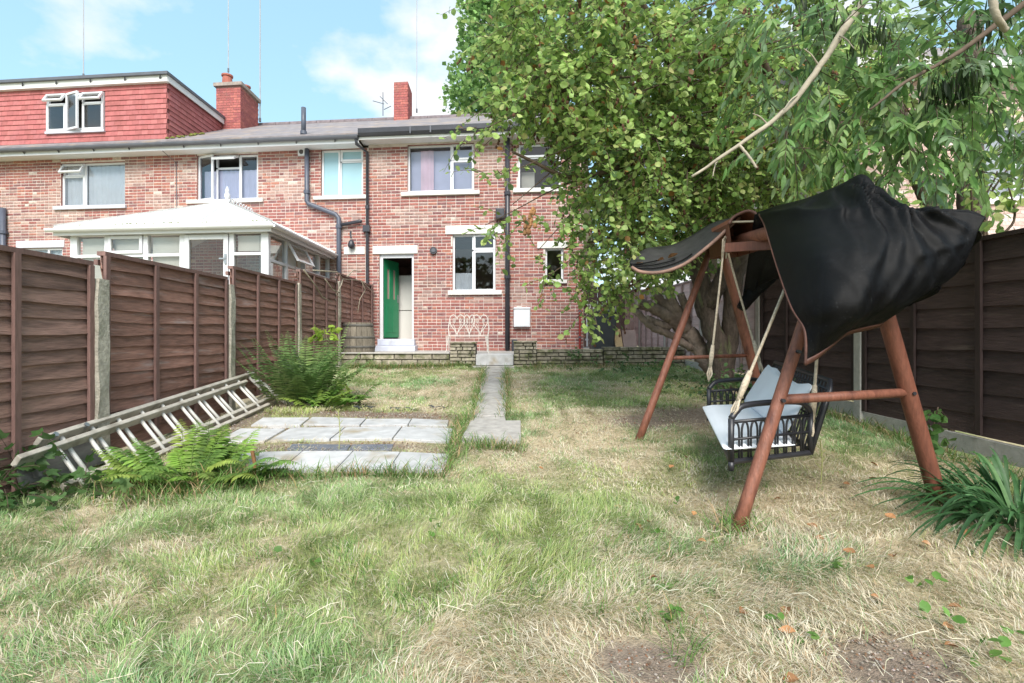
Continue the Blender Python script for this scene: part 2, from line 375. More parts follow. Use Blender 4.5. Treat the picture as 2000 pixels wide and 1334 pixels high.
def brick_wall(house, s0, s1, z0, z1, holes, pale, pref):
    """mortar sheet with real openings and reveals, every brick its own piece of relief"""
    xs_ = sorted({s0, s1, *[h[0] for h in holes], *[h[1] for h in holes]}); zs_ = sorted({z0, z1, *[h[2] for h in holes], *[h[3] for h in holes]})
    mb = MB(F)
    for i in range(len(xs_)-1):
        for j in range(len(zs_)-1):
            cx_, cz_ = (xs_[i]+xs_[i+1])/2, (zs_[j]+zs_[j+1])/2
            if any(h[0] < cx_ < h[1] and h[2] < cz_ < h[3] for h in holes): continue
            mb.quad((xs_[i],0,zs_[j]),(xs_[i+1],0,zs_[j]),(xs_[i+1],0,zs_[j+1]),(xs_[i],0,zs_[j+1]))
    obj('wall', mb, m_mortar, house)
    for a, b, c, e in holes:
        rv = MB(F)
        rv.quad((a,0,c),(a,.14,c),(a,.14,e),(a,0,e), (.27,.11,.09)); rv.quad((b,.14,c),(b,0,c),(b,0,e),(b,.14,e), (.27,.11,.09))
        rv.quad((a,.14,e),(b,.14,e),(b,0,e),(a,0,e), (.27,.11,.09)); rv.quad((a,0,c),(b,0,c),(b,.14,c),(a,.14,c), (.5,.48,.45))
        obj('reveal', rv, m_brick, house)
    bricks = []
    n = int((z1-z0)/.075)
    for r in range(n):
        zc = z0 + .0375 + r*.075
        cuts = [(h[0], h[1]) for h in holes if h[2]-.02 < zc < h[3]+.02]
        head = (r % 4 == 2)
        for a, b in sub_intervals(s0, s1, cuts):
            w0 = .1025 if head else .215
            x = a - (random.choice((0,)) if head else (r % 2)*.1125)
            first = True
            while x < b - .02:
                w = w0 if not (not head and random.random() < .10) else .1025
                q0, q1 = max(x, a+.004), min(x+w, b-.004)
                if q1-q0 > .035: bricks.append(((q0+q1)/2, zc, q1-q0))
                x += w + .010
    bricks = [(s, z, w, brick_tone(s, z, pale)) for s, z, w in bricks]
    full = [b for b in bricks if b[2] > .2 and pref(b[0], b[1])]
    cam_d = lambda b: (Vector(F(b[0], 0, b[1])) - Vector((0,0,1))).length
    full.sort(key=cam_d); single = full[:300]; sset = set(single)
    off = wloc(house)
    for s, z, w, t in single:
        o = link('brick', brick_mesh(w, t), house, None, Vector(F(s, random.uniform(-.002,.0015), z)) - off)
    V = []; FF = []; T = []
    rest = [b for b in bricks if b not in sset]
    S = np.array([b[0] for b in rest]); Z = np.array([b[1] for b in rest]); Wd = np.array([b[2] for b in rest])/2
    col = np.array([TONES[b[3]] for b in rest])
    dd = RNG.uniform(-.002, .0015, len(S)); hh = .0305; bb = .004
    sx = [-1,1,1,-1]; szv = [-1,-1,1,1]
    vs = []
    for (ex, dep) in ((0,.012),(0,-.001),(bb,-.006)):
        for i in range(4):
            s = S + sx[i]*(Wd-ex); z = Z + szv[i]*(hh-ex); d = dep+dd
            vs.append(np.stack([-3.35+.995*s-.03*d, 12.3-.1*s+d, z], -1))
    V = np.stack(vs, 1).reshape(-1, 3)
    fb = [(8,9,10,11)]
    for i in range(4):
        j = (i+1)%4; fb += [(i,j,4+j,4+i),(4+i,4+j,8+j,8+i)]
    FF = (np.arange(len(S))[:,None,None]*12 + np.array(fb)[None]).reshape(-1, 4)
    obj_np('brickwork', V, FF, m_brick, house, 'stuff', np.repeat(col, 12, 0))

def ring(mb, s0, s1, z0, z1, w, d0, d1):
    mb.box(s0, s0+w, d0, d1, z0, z1); mb.box(s1-w, s1, d0, d1, z0, z1)
    mb.box(s0+w, s1-w, d0, d1, z1-w, z1); mb.box(s0+w, s1-w, d0, d1, z0, z0+w)

def window(house, b, cells, pxs=True, d=.07, fw=.045, curtain=None, cmat=None, frame_mat=None, pane_mat=None):
    """b = outer rectangle, cells = (s0,s1,z0,z1,kind); kinds: fixed, sash, vent_open, side_open"""
    s0, s1, z0, z1 = b
    fm = MB(F); ring(fm, s0+.003, s1-.003, z0+.003, z1-.003, fw, d, d+.06)
    for c in cells:                                              # mullions and transoms on the inner borders
        if c[0] > s0+.06: fm.box(c[0]-.022, c[0]+.022, d+.002, d+.058, c[2]+.02, c[3]-.02)
        if c[2] > z0+.06: fm.box(c[0]+.02, c[1]-.02, d+.004, d+.056, c[2]-.022, c[2]+.022)
    win = obj('window', fm, frame_mat or m_white, house)
    for (a, e, c, g, kind) in cells:
        if kind == 'fixed':
            pm = MB(F); pm.quad((a+.02,d+.03,c+.02),(e-.02,d+.03,c+.02),(e-.02,d+.03,g-.02),(a+.02,d+.03,g-.02)); obj('pane', pm, pane_mat or m_glass, win); continue
        ang = {'sash':0, 'vent_open':R(32), 'vent_wide':R(62), 'side_open_left':R(16), 'side_open_right':R(60)}[kind]
        def T(s, dd, z, kind=kind, a=a, e=e, c=c, g=g, ang=ang):
            if kind.startswith('vent'):
                zz, yy = z-g, dd; return F(s, d-.02 + yy*math.cos(ang) + zz*math.sin(ang), g + zz*math.cos(ang) - yy*math.sin(ang))
            if kind == 'side_open_left':
                x = s-a; return F(a + x*math.cos(ang) + dd*math.sin(ang), d-.02 - x*math.sin(ang) + dd*math.cos(ang), z)
            if kind == 'side_open_right':
                x = s-e; return F(e + x*math.cos(ang) - dd*math.sin(ang), d-.02 + x*math.sin(ang) + dd*math.cos(ang), z)
            return F(s, d-.02+dd, z)
        sm = MB(T); i = .006; ring(sm, a+i, e-i, c+i, g-i, .05, -.006, .045); sa = obj('sash', sm, frame_mat or m_white, win, bevel=.006)
        pm = MB(T); pm.quad((a+.05,.02,c+.05),(e-.05,.02,c+.05),(e-.05,.02,g-.05),(a+.05,.02,g-.05)); obj('pane', pm, pane_mat or m_glass, win)
        if kind == 'sash':
            pass
    if curtain:
        for (a, e, c, g) in curtain:
            cm = MB(F); n = max(6, int((e-a)/.03))
            for k in range(n+1):
                x = a+(e-a)*k/n; y = d+.085 + .012*math.sin(k*1.45+a)+.006*math.sin(k*.7)
                cm.v += [F(x,y,c), F(x,y,g)]; cm.c += [None, None]
            cm.f = [(2*k,2*k+2,2*k+3,2*k+1) for k in range(n)]
            obj('curtain', cm, cmat or m_net, win, smooth=True)
    return win
def W4(x0, x1, y0, y1):
    xm, ym = (x0+x1)/2, (y0+y1)/2
    return (fs(x0), fs(x1), fz(xm, y1), fz(xm, y0))
def sill(house, x0, x1, y0, y1, mat=None, name='sill', out=.07):
    a, b, z0, z1 = W4(x0, x1, y0, y1)
    mb = MB(F); mb.box(a, b, -out, .13, z0, z1); return obj(name, mb, mat or m_whitepaint, house, bevel=.008)
def interior(house, s0, s1, z0, z1, depth, mat, name='room_lining', d0=.16):
    mb = MB(F); d1 = d0+depth
    mb.quad((s0,d1,z0),(s1,d1,z0),(s1,d1,z1),(s0,d1,z1)); mb.quad((s0,d0,z0),(s0,d1,z0),(s0,d1,z1),(s0,d0,z1))
    mb.quad((s1,d1,z0),(s1,d0,z0),(s1,d0,z1),(s1,d1,z1)); mb.quad((s0,d0,z1),(s0,d1,z1),(s1,d1,z1),(s1,d0,z1)); mb.quad((s0,d0,z0),(s1,d0,z0),(s1,d1,z0),(s0,d1,z0))
    obj(name, mb, mat, house)

SA0, SAB, SBC, SC1 = -11.3, -5.12, -.10, 5.02
ZB, ZA, ZC = .50, 5.45, 5.52
RD, RZ = 3.95, 7.78                 # ridge
house_a = thing('brick_house', 'weathered red brick terraced house with the red tile-hung loft dormer', 'house', F(-8.2,0,ZB), 'terraced houses across the end of the garden')
house_b = thing('brick_house', 'middle brick terraced house rising behind the white conservatory roof', 'house', F(-2.6,0,ZB), 'terraced houses across the end of the garden')
house_c = thing('brick_house', 'red brick terraced house with the open green back door', 'house', F(2.4,0,ZB), 'terraced houses across the end of the garden')

wA1 = W4(119, 244, 317, 403); wA2 = W4(40, 122, 484, 560)
wB1 = W4(385, 504, 302, 391); wB2 = W4(627, 709, 291, 384); dB = W4(676, 712, 497, 690)
wC1 = W4(796, 926, 281, 374); wC2 = W4(1012, 1096, 280, 369); wC3 = W4(884, 968, 457, 569); wC4 = W4(1065, 1101, 484, 549); dC = W4(741, 808, 495, 662)
brick_wall(house_a, SA0, SAB, ZB, ZA, [wA1, wA2], .55, lambda s, z: z > 2.7 and s > -10.2)
brick_wall(house_b, SAB, SBC, ZB, ZA, [wB1, wB2], .75, lambda s, z: z > 3.2)
brick_wall(house_c, SBC, SC1, ZB, ZC, [wC1, wC2, wC3, wC4, dC], .10, lambda s, z: s < 4.1 and z < 4.2)
for h, a, b, zt in ((house_a, SA0, SAB, ZA), (house_b, SAB, SBC, ZA), (house_c, SBC, SC1, ZC)):
    mb = MB(F); mb.box(a+.02, b-.02, .165, 7.6, ZB, zt-.01, skip='f'); obj('rear_shell', mb, m_mortar, h)
    if h is house_c:
        sw = MB(F); sw.quad((b,0,ZB),(b,7.6,ZB),(b,7.6,zt),(b,0,zt)); obj('side_wall', sw, M('side_brick', (.30,.13,.11), .9, .3, 8, bump=.4), h)
interior(house_a, SA0+.2, SAB-.1, 3.2, 5.35, 3.5, m_dark); interior(house_a, SA0+.2, SAB-.1, .75, 3.0, 3.5, m_dark)
interior(house_b, SAB+.1, SBC-.1, 3.2, 5.35, 3.5, m_dark)
interior(house_c, SBC+.1, SC1-.1, 3.2, 5.4, 3.5, m_dark); interior(house_c, SBC+.1, SC1-.1, .76, 3.0, 3.2, m_room, 'kitchen_lining')

def cell(x0, x1, y0, y1, k): return (*W4(x0, x1, y0, y1), k)
# house A, first floor
a = wA1; sm = fs(163)
zt = fz(140, 342)
window(house_a, a, [(a[0], sm, zt, a[3], 'vent_open'), (a[0], sm, a[2], zt, 'sash'), (sm, a[1], a[2], a[3], 'fixed')],
       curtain=[(sm+.03, a[1]-.03, a[2]+.03, a[3]-.04), (a[0]+.05, sm-.03, a[2]+.03, a[3]-.04)], cmat=m_net)
sill(house_a, 107, 248, 402, 409, m_greypaint)
sill(house_a, 32, 126, 470, 484, m_greypaint, 'lintel', .02)
a = wA2; sm = fs(90); window(house_a, a, [(a[0], sm, a[2], a[3], 'fixed'), (sm, a[1], fz(100,520), a[3], 'sash'), (sm, a[1], a[2], fz(100,520), 'fixed')], curtain=[(a[0]+.05,a[1]-.05,a[2],a[3]-.05)])
# house B
a = wB1; s1_, s2_ = fs(421), fs(466); zt = fz(440, 327)
window(house_b, a, [(a[0], s1_, a[2], a[3], 'side_open_left'), (s1_, s2_, zt, a[3], 'vent_wide'), (s1_, s2_, a[2], zt, 'fixed'), (s2_, a[1], a[2], a[3], 'sash')],
       curtain=[(a[0]+.1, a[1]-.05, a[2]+.04, fz(440,330))], cmat=m_lilac)
sill(house_b, 366, 515, 390, 397)
a = wB2; sm = fs(664); zt = fz(686, 314)
window(house_b, a, [(a[0], sm, a[2], a[3], 'sash'), (sm, a[1], zt, a[3], 'sash'), (sm, a[1], a[2], zt, 'fixed')], pane_mat=m_frost)
sill(house_b, 614, 717, 383, 390)
sill(house_b, 672, 713, 482, 497, None, 'lintel', .03)
# house C
a = wC1; sm = fs(881); zt = fz(903, 311)
window(house_c, a, [(a[0], sm, a[2], a[3], 'fixed'), (sm, a[1], zt, a[3], 'sash'), (sm, a[1], a[2], zt, 'sash')],
       curtain=[(a[0]+.30, a[0]+.62, a[2]+.03, a[3]-.10)], cmat=m_pink)
cm = MB(F); cm.quad((a[0]+.05,.24,a[2]),(a[1]-.05,.24,a[2]),(a[1]-.05,.24,a[3]-.08),(a[0]+.05,.24,a[3]-.08)); obj('net_curtain', cm, m_lilac, house_c)
sill(house_c, 784, 937, 374, 382)
a = wC2; zt = fz(1050, 306)
window(house_c, a, [(a[0], a[1], zt, a[3], 'sash'), (a[0], a[1], a[2], zt, 'fixed')])
cm = MB(F); cm.box(a[0]+.1, a[0]+.42, .5, .53, a[2], a[2]+.55); obj('cream_panel', cm, m_cream, house_c)
sill(house_c, 1002, 1100, 368, 376)
a = wC3; sm = fs(924); zt = fz(945, 488)
window(house_c, a, [(a[0], sm, a[2], a[3], 'fixed'), (sm, a[1], zt, a[3], 'sash'), (sm, a[1], a[2], zt, 'sash')], curtain=[(a[0]+.05, sm-.02, a[2]+.02, a[2]+.45)], cmat=m_net)
sill(house_c, 875, 980, 567, 576); sill(house_c, 870, 984, 440, 457, None, 'lintel', .03)
a = wC4; window(house_c, a, [(a[0], a[1], a[2], a[3], 'fixed')])
sill(house_c, 1054, 1107, 547, 554); sill(house_c, 1049, 1108, 472, 485, None, 'lintel', .03)
sill(house_c, 728, 816, 480, 496, None, 'lintel', .03)
# back door of house C: frame, green leaf swung into the kitchen, painted steps
a = dC
fm = MB(F); fm.box(a[0]+.003, a[0]+.075, .05, .14, a[2], a[3]-.003); fm.box(a[1]-.05, a[1]-.003, .05, .14, a[2], a[3]-.003); fm.box(a[0]+.075, a[1]-.05, .05, .14, a[3]-.10, a[3]-.003)
dfr = obj('door_frame', fm, m_white, house_c)
hx, ang = a[0]+.08, R(70)
def DT(x, y, z): return F(hx + x*math.cos(ang) - y*math.sin(ang), .15 + x*math.sin(ang) + y*math.cos(ang), z)
dz0, dz1 = a[2]+.03, a[3]-.11; wd = .70
dm = MB(DT)
st = [0, .15, .27, .43, .55, wd]
dm.box(0, wd, 0, .042, dz0, dz0+.95); dm.box(0, wd, 0, .042, dz1-.22, dz1)
for i in (0, 2, 4): dm.box(st[i], st[i+1], 0, .042, dz0+.95, dz1-.22)
door = obj('door', dm, m_green, house_c)
pm = MB(DT)
for i in (1, 3): pm.quad((st[i],.02,dz0+.95),(st[i+1],.02,dz0+.95),(st[i+1],.02,dz1-.22),(st[i],.02,dz1-.22))
obj('door_glass', pm, M('pink_door_glass', (.50,.33,.30), .25, .1, 20), door)
pn = MB(DT); pn.box(.10,.33,-.006,0,dz0+.12,dz0+.80); pn.box(.38,.61,-.006,0,dz0+.12,dz0+.80); obj('door_panel', pn, m_green, door, bevel=.004)
hm = MB(DT); hm.box(wd-.075,wd-.035,-.012,0,dz0+.88,dz0+1.08); hm.tube([(wd-.055,-.012,dz0+1.0),(wd-.055,-.05,dz0+1.0),(wd-.16,-.05,dz0+1.0)], .009, 6); obj('handle', hm, m_metal, door)
zt = fz(778, 662)
stp = MB(F); stp.box(fs(741), fs(812), -.22, .0, zt-.15, zt); obj('door_step', stp, m_steppaint, house_c, bevel=.012)
stp = MB(F); stp.box(fs(739), fs(816), -.42, .0, .55, zt-.152); obj('door_step', stp, m_steppaint, house_c, bevel=.015)
# eaves, roofs
def eaves(h, s0, s1, zt, ov, dark):
    mb = MB(F); mb.box(s0, s1, -ov, .05, zt-.001, zt+.02); obj('soffit', mb, m_soffit, h)
    mb = MB(F); mb.box(s0, s1, -ov-.025, -ov-.002, zt-.02, zt+.17); obj('fascia', mb, m_white if not dark else m_soffit, h)
    g = MB(F); n = 7; prof = [(-ov-.026-.065+.065*math.cos(t), zt+.13-.075*math.sin(t)) for t in [math.pi*i/n for i in range(n+1)]]
    if dark: prof = [(-ov-.03, zt+.04), (-ov-.10, zt+.05), (-ov-.135, zt+.10), (-ov-.14, zt+.20)]
    v = []
    for s in (s0, s1):
        for (dd, z) in prof: v.append((s, dd, z))
        for (dd, z) in reversed(prof): v.append((s, dd+.0+(.004 if dd > -ov-.09 else -.0), z+.004))
    k = len(prof)*2
    g.add(v, [(i, (i+1)%k, k+(i+1)%k, k+i) for i in range(k)] + [tuple(range(k)), tuple(range(2*k-1, k-1, -1))])
    gu = obj('gutter', g, m_blackpipe if dark else m_gutter, h)
    x = s0+.5
    while x < s1 and not dark:
        b = MB(F); b.bar((x,-ov-.02,zt+.03),(x+.03,-ov-.10,zt+.07),.02,.03); obj('gutter_bracket', b, m_blackpipe, h); x += .95
    if dark:
        for x in (fs(808), fs(846)):
            b = MB(F); b.box(x-.015, x+.015, -ov-.146, -ov-.03, zt+.05, zt+.205); obj('gutter_joint', b, m_gutter, h)
eaves(house_a, SA0, SAB-.002, ZA, .36, False); eaves(house_b, SAB+.002, SBC-.14, ZA, .36, False); eaves(house_c, SBC-.13, SC1+.38, ZC, .36, True)
def roof(h, s0, s1, zt, hip=False):
    mb = MB(F); e = -.46; ez = zt+.19
    hr = 1.9 if hip else 0
    q = [(s0,e,ez),(s1,e,ez),(s1-hr,RD,RZ),(s0,RD,RZ),(s1,2*RD-e,ez),(s0,2*RD-e,ez)]
    f = [(0,1,2,3),(3,2,4,5)] + ([(1,4,2)] if hip else [])
    th = .05; q2 = [(a_,b_,c_-th) for a_,b_,c_ in q]
    mb.add(q + q2, f + [tuple(6+i for i in reversed(t)) for t in f] + [(0,6,7,1),(5,4,10,11),(0,3,9,6),(3,5,11,9)] + ([] if hip else [(1,7,8,2),(2,8,10,4)]) + ([(1,7,10,4)] if hip else []))
    r = obj('roof', mb, m_slate, h)
    x = s0
    while x < s1-hr-.2:
        t = MB(F); n = 6; w = min(.46, s1-hr-x)
        v = []
        for s in (x+.006, x+w-.006):
            for i in range(n+1):
                an = math.pi*i/n; v.append((s, RD-.13*math.cos(an), RZ-.06+.13*math.sin(an)+random.uniform(0,.004)))
        t.add(v, [(i,i+1,n+2+i,n+1+i) for i in range(n)] + [tuple(range(n+1)), tuple(range(2*n+1, n, -1))])
        obj('ridge_tile', t, m_ridge, r); x += .46
    if hip:
        for i in range(13):
            f0, f1 = i/13, (i+1)/13
            p0 = Vector((s1-hr + hr*f0, RD + (e-RD)*f0, RZ + (ez-RZ)*f0 + .02)); p1 = Vector((s1-hr + hr*f1, RD + (e-RD)*f1, RZ + (ez-RZ)*f1+.03))
            t = MB(); t.tube([F(*p0), F(*p1)], [.10,.115], 8); obj('hip_tile', t, m_ridge, r)
    return r
roof(house_a, SA0, SAB-.002, ZA); rb = roof(house_b, SAB+.002, SBC-.002, ZA); roof(house_c, SBC+.002, SC1+.4, ZC, True)
# moss growing where the dormer cheek meets the slates
mo = MB()
for i in range(26):
    t = random.random(); p = Vector(F(SAB-.16+random.uniform(0,.35), -.25+t*1.5, 5.64+(t*1.5+.2)*.487+.01)); r_ = random.uniform(.02,.05)
    mo.lathe([(r_,0),(r_*1.1,r_*.4),(r_*.5,r_*.9)], 7, p)
obj('moss_patch', mo, m_moss, house_b)

# loft dormer of house A
d0s, d1s, dzb, dzt = SA0, SAB-.22, 5.60, 7.28
mb = MB(F)
DD = .02
rr_ = lambda d: 5.64+(d+.46)*.487
wd_ = (fs(93), fs(204), fz(148,256), fz(148,183))
xs_ = [d0s, wd_[0], wd_[1], d1s]; zs_ = [dzb, wd_[2], wd_[3], dzt]
for i in range(3):
    for j in range(3):
        if i == 1 and j == 1: continue
        mb.quad((xs_[i],DD,zs_[j]),(xs_[i+1],DD,zs_[j]),(xs_[i+1],DD,zs_[j+1]),(xs_[i],DD,zs_[j+1]))
mb.quad((d1s,DD,dzb),(d1s,3.6,7.30),(d1s,3.6,dzt),(d1s,DD,dzt))
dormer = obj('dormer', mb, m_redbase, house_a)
RT = [(.38,.12,.118),(.35,.11,.108),(.41,.14,.135),(.37,.125,.125),(.33,.105,.10)]
tiles = []
rows = 13; rh = (dzt-dzb-.02)/rows; tw = .168
for r in range(rows):
    zc = dzb+.01+r*rh
    cuts = [(wd_[0]-.02, wd_[1]+.02)] if wd_[2]-.05 < zc+rh*.5 < wd_[3]+.05 else []
    for a_, b_ in sub_intervals(d0s, d1s+.01, cuts):
        x = a_ - (r%2)*tw/2
        while x < b_-.01:
            q0, q1 = max(x, a_), min(x+tw-.003, b_)
            if q1-q0 > .02: tiles.append(('f', q0, q1, zc))
            x += tw
    dd = DD
    while dd < 3.4:
        z_roof = rr_(dd)
        if zc+rh*.6 > z_roof: tiles.append(('s', dd+(r%2)*tw/2, dd+(r%2)*tw/2+tw-.003, zc))
        dd += tw
def tile_geo(mb, t):
    k, a_, b_, z = t; o = random.uniform(0,.003); c = random.choice(RT); h_ = rh+.03
    if k == 'f': v = [(a_,DD-.030-o,z),(b_,DD-.030-o,z),(b_,DD-.008,z+h_),(a_,DD-.008,z+h_),(a_,DD-.012-o,z),(b_,DD-.012-o,z),(b_,DD-.002,z+h_),(a_,DD-.002,z+h_)]
    else: x = d1s; v = [(x+.030+o,a_,z),(x+.030+o,b_,z),(x+.008,b_,z+h_),(x+.008,a_,z+h_),(x+.012+o,a_,z),(x+.012+o,b_,z),(x+.002,b_,z+h_),(x+.002,a_,z+h_)]
    mb.add(v, [(0,1,2,3),(0,4,5,1),(1,5,6,2),(0,3,7,4)], c)
front = [t for t in tiles if t[0] == 'f' and t[2]-t[1] > .12]; front.sort(key=lambda t: -t[1])
pick = set(front[:250]) | set([t for t in tiles if t[0] == 's'][:50])
rest = MB(F)
for t in tiles:
    if t in pick:
        q = MB(F); tile_geo(q, t); obj('tile', q, m_redtile, dormer)
    else: tile_geo(rest, t)
obj('tile_hanging', rest, m_redtile, dormer, 'stuff')
a = wd_; c1, c2 = fs(131), fs(163); zt = fz(110, 205)
fr = MB(F); 
def dwin():
    win = window(house_a, a, [(a[0], c1, zt, a[3], 'vent_open'), (a[0], c1, a[2], zt, 'sash'), (c1, c2, a[2], a[3], 'side_open_left'),
                       (c2, a[1], zt, a[3], 'vent_open'), (c2, a[1], a[2], zt, 'sash')], d=-.03, fw=.06)
    return win
dw = dwin()
bk = MB(F); bk.box(a[0]-.3, a[1]+.3, .7, .72, a[2]-.3, a[3]+.3); obj('loft_lining', bk, m_dark, house_a)
dsl = MB(F); dsl.box(a[0]-.03, a[1]+.03, -.06, .05, a[2]-.06, a[2]); obj('sill', dsl, m_greypaint, house_a)
fb = MB(F); fb.box(d0s, d1s+.09, -.10, -.07, dzt-.02, dzt+.13); fb.box(d1s+.07, d1s+.10, -.07, 3.6, dzt-.02, dzt+.13); obj('dormer_fascia', fb, m_soffit, house_a)
rf = MB(F); rf.box(d0s, d1s+.14, -.17, 3.7, dzt+.131, dzt+.20); obj('dormer_roof', rf, m_gutter, house_a)
rs = MB(F); rs.box(d0s, d1s+.06, -.07, .02, dzt-.02, dzt); obj('dormer_soffit', rs, m_soffit, house_a)
x = -10.2
while x < d1s:
    b = MB(F); b.bar((x,-.101,dzt+.05),(x+.05,-.15,dzt+.10),.025,.03); obj('gutter_bracket', b, m_blackpipe, house_a); x += .95

def chimney(h, p, w, dep, z0, z1, capw, pots, cap_mat):
    """a brick stack with courses of relief"""
    s0, d0 = p
    mb = MB(F); mb.box(s0+.008, s0+w-.008, d0+.008, d0+dep-.008, z0, z1); st_ = obj('chimney', mb, M('chimney_joint', (.30,.17,.15), .95, .2, 9), h)
    bm_ = MB(F); z = z0; r = 0
    C = [(.36,.11,.10),(.32,.10,.09),(.40,.13,.11),(.30,.09,.09)]
    while z < z1-.05:
        for (A, B, side) in ((0, w, 'f'), (0, dep, 'r')):
            x = -(r%2)*.1125
            while x < B-.01:
                q0, q1 = max(x+.004, .0), min(x+.215, B)
                if q1-q0 > .03:
                    if side == 'f': bm_.box(s0+q0, s0+q1, d0, d0+.02, z+.005, z+.070, random.choice(C), 'k')
                    else: bm_.box(s0+w-.02, s0+w, d0+q0, d0+q1, z+.005, z+.070, random.choice(C), 'l')
                x += .225
        z += .075; r += 1
    obj('chimney_brickwork', bm_, m_brick, st_, 'stuff')
    if capw:
        c = MB(F); c.box(s0-capw, s0+w+capw, d0-capw, d0+dep+capw, z1, z1+.10); obj('chimney_cap', c, cap_mat, st_)
    zt_ = z1+(.10 if capw else 0)
    for (px_, py_, ph, pr) in pots:
        pp = MB(); pp.lathe([(pr,0),(pr*.92,ph*.5),(pr*.88,ph*.85),(pr*1.08,ph*.86),(pr*1.08,ph),(pr*.8,ph),(pr*.75,ph*.5)], 14, F(s0+px_, d0+py_, zt_)); obj('chimney_pot', pp, m_pot, st_)
    fl = MB(F); fl.box(s0-.03, s0+w+.03, d0-.03, d0+dep+.03, z0, z0+.10); obj('flashing', fl, m_lead, st_)
    return st_
def ds(px, d): return fs(px, d)
D1 = 2.55
chimney(house_b, (ds(422,D1), D1), ds(470,D1)-ds(422,D1), 1.15, 7.0, 8.40, .06, [(.22,.25,.36,.15),(.50,.85,.30,.14)], M('chimney_cap_stone', (.30,.25,.22), .95, .25, 10))
D2 = 3.5
chimney(house_c, (ds(769,D2), D2), ds(797,D2)-ds(769,D2), .75, 7.3, 8.75, 0, [], m_lead)

# pipes
def pipe(h, pts, r, mat, name='downpipe', bands=()):
    t = MB(); t.tube([F(*p) for p in pts], r, 10); o = obj(name, t, mat, h, smooth=True)
    for b in bands:
        c = MB(); c.tube([F(b[0],b[1],b[2]-.04), F(b[0],b[1],b[2]+.04)], r*1.35, 10); obj('pipe_collar', c, mat, o)
    return o
x = fs(602); z0 = fz(602, 398); x2 = fs(664); z1 = fz(664, 425)
pipe(house_b, [(x,-.09,ZA-.01),(x,-.09,z0+.04),(x+.05,-.09,z0-.03),(x2-.08,-.09,z1+.06),(x2,-.09,z1-.03),(x2,-.09,.6)], .055, m_pipe, 'soil_stack', [(x,-.09,4.4),(x2,-.09,3.55)])
pipe(house_b, [(x,-.30,ZA+.25),(x,-.30,6.35)], .055, m_pipe, 'vent_pipe', [(x,-.30,5.75)])
x3, z3 = fs(708), fz(708, 436)
pipe(house_b, [(x2+.05,-.09,z3-.05),(x3-.05,-.09,z3+.03),(x3,-.09,z3+.02)], .04, m_blackpipe, 'waste_pipe')
x4 = fs(719)
pipe(house_c, [(fs(704),-.42,ZC+.05),(fs(705),-.40,ZC-.12),(x4,-.08,fz(719,300)),(x4,-.08,2.1),(x4,-.08,.6)], .036, m_blackpipe, 'downpipe', [(x4,-.08,4.0)])
hp = MB(F); z = fz(715, 450); hp.box(x4-.10, x4+.07, -.15, -.02, z-.06, z+.10); obj('hopper', hp, m_blackpipe, house_c, bevel=.01)
x5 = fs(991)
pipe(house_c, [(x5,-.09,ZC-.01),(x5,-.09,.60)], .058, m_blackpipe, 'soil_stack', [(x5,-.09,fz(991,380)),(x5,-.09,2.3)])
hp = MB(F); z = fz(975, 420); hp.box(fs(968), fs(985), -.20, -.02, z-.12, z+.12); obj('hopper', hp, m_blackpipe, house_c, bevel=.02)
gd = MB(F); gd.box(fs(999), fs(1010), -.18, -.01, .58, .85); obj('drain_box', gd, m_blackpipe, house_c, bevel=.01)
pipe(house_a, [(fs(12),-.09,fz(12,408)),(fs(14),-.09,.6)], .065, m_pipe, 'soil_stack', [(fs(13),-.09,fz(12,455))])
cb = MB(); cb.tube([F(fs(332),-.37,ZA+.02), F(fs(345),-.02,ZA-.2), F(fs(347),-.014,3.0)], .008, 5); obj('aerial_cable', cb, m_gutter, house_a)
# round vent, alarm box, lamp, meter box
def disc(h, px, py, r, mat, name, out=.05):
    s, z = fs(px), fz(px, py); t = MB(); t.tube([F(s,-out,z), F(s,.01,z)], r, 16); return obj(name, t, mat, h, smooth=False)
v = disc(house_c, 847, 490, .085, m_blackpipe, 'flue_vent', .07)
s, z = fs(847), fz(847,490); t = MB(); t.tube([F(s,-.085,z), F(s,-.07,z)], .045, 12); obj('flue_core', t, m_gutter, v)
a = W4(583, 597, 291, 305); bx = MB(F); bx.box(a[0], a[1], -.05, -.008, a[2], a[3]); al = obj('extractor_vent', bx, m_white, house_b, bevel=.008)
disc(al, 590, 298, .055, m_dark, 'vent_hole', .056)
lm = thing('wall_lamp', 'black swan-necked lamp on the brickwork beside the grey waste pipe', 'lamp', F(fs(689), -.02, fz(689,470)))
t = MB(); s = fs(688); t.tube([F(s-.03,-.02,fz(688,452)), F(s-.03,-.07,fz(688,458)), F(s,-.10,fz(688,466))], .02, 8); obj('bracket', t, m_blackpipe, lm)
t = MB(); t.lathe([(.03,.12),(.06,.08),(.085,0),(.07,-.06),(.02,-.09)][::-1], 12, F(s+.01,-.11,fz(688,480))); obj('lamp_head', t, m_blackpipe, lm, smooth=True)
mbx = thing('meter_box', 'white meter box fixed low on the brick wall beside the black pipe', 'meter box', F(fs(1019), 0, fz(1019,620)))
a = W4(1003, 1035, 601, 639)
t = MB(F); t.box(a[0], a[1], -.14, -.007, a[2], a[3]); obj('cabinet', t, m_white, mbx, bevel=.012)
t = MB(F); t.box(a[0]+.02, a[1]-.02, -.150, -.1402, a[2]+.02, a[3]-.05); dr = obj('door', t, m_white, mbx, bevel=.006)
t = MB(F); cx_, cz_ = (a[0]+a[1])/2-.03, (a[2]+a[3])/2; t.tube([F(cx_,-.158,cz_), F(cx_,-.149,cz_)], .035, 14); obj('lock', t, m_metal, dr)
t = MB(F); t.box(a[0]-.006, a[1]+.006, -.165, -.007, a[3]-.035, a[3]+.004); obj('hood', t, m_white, mbx, bevel=.008)
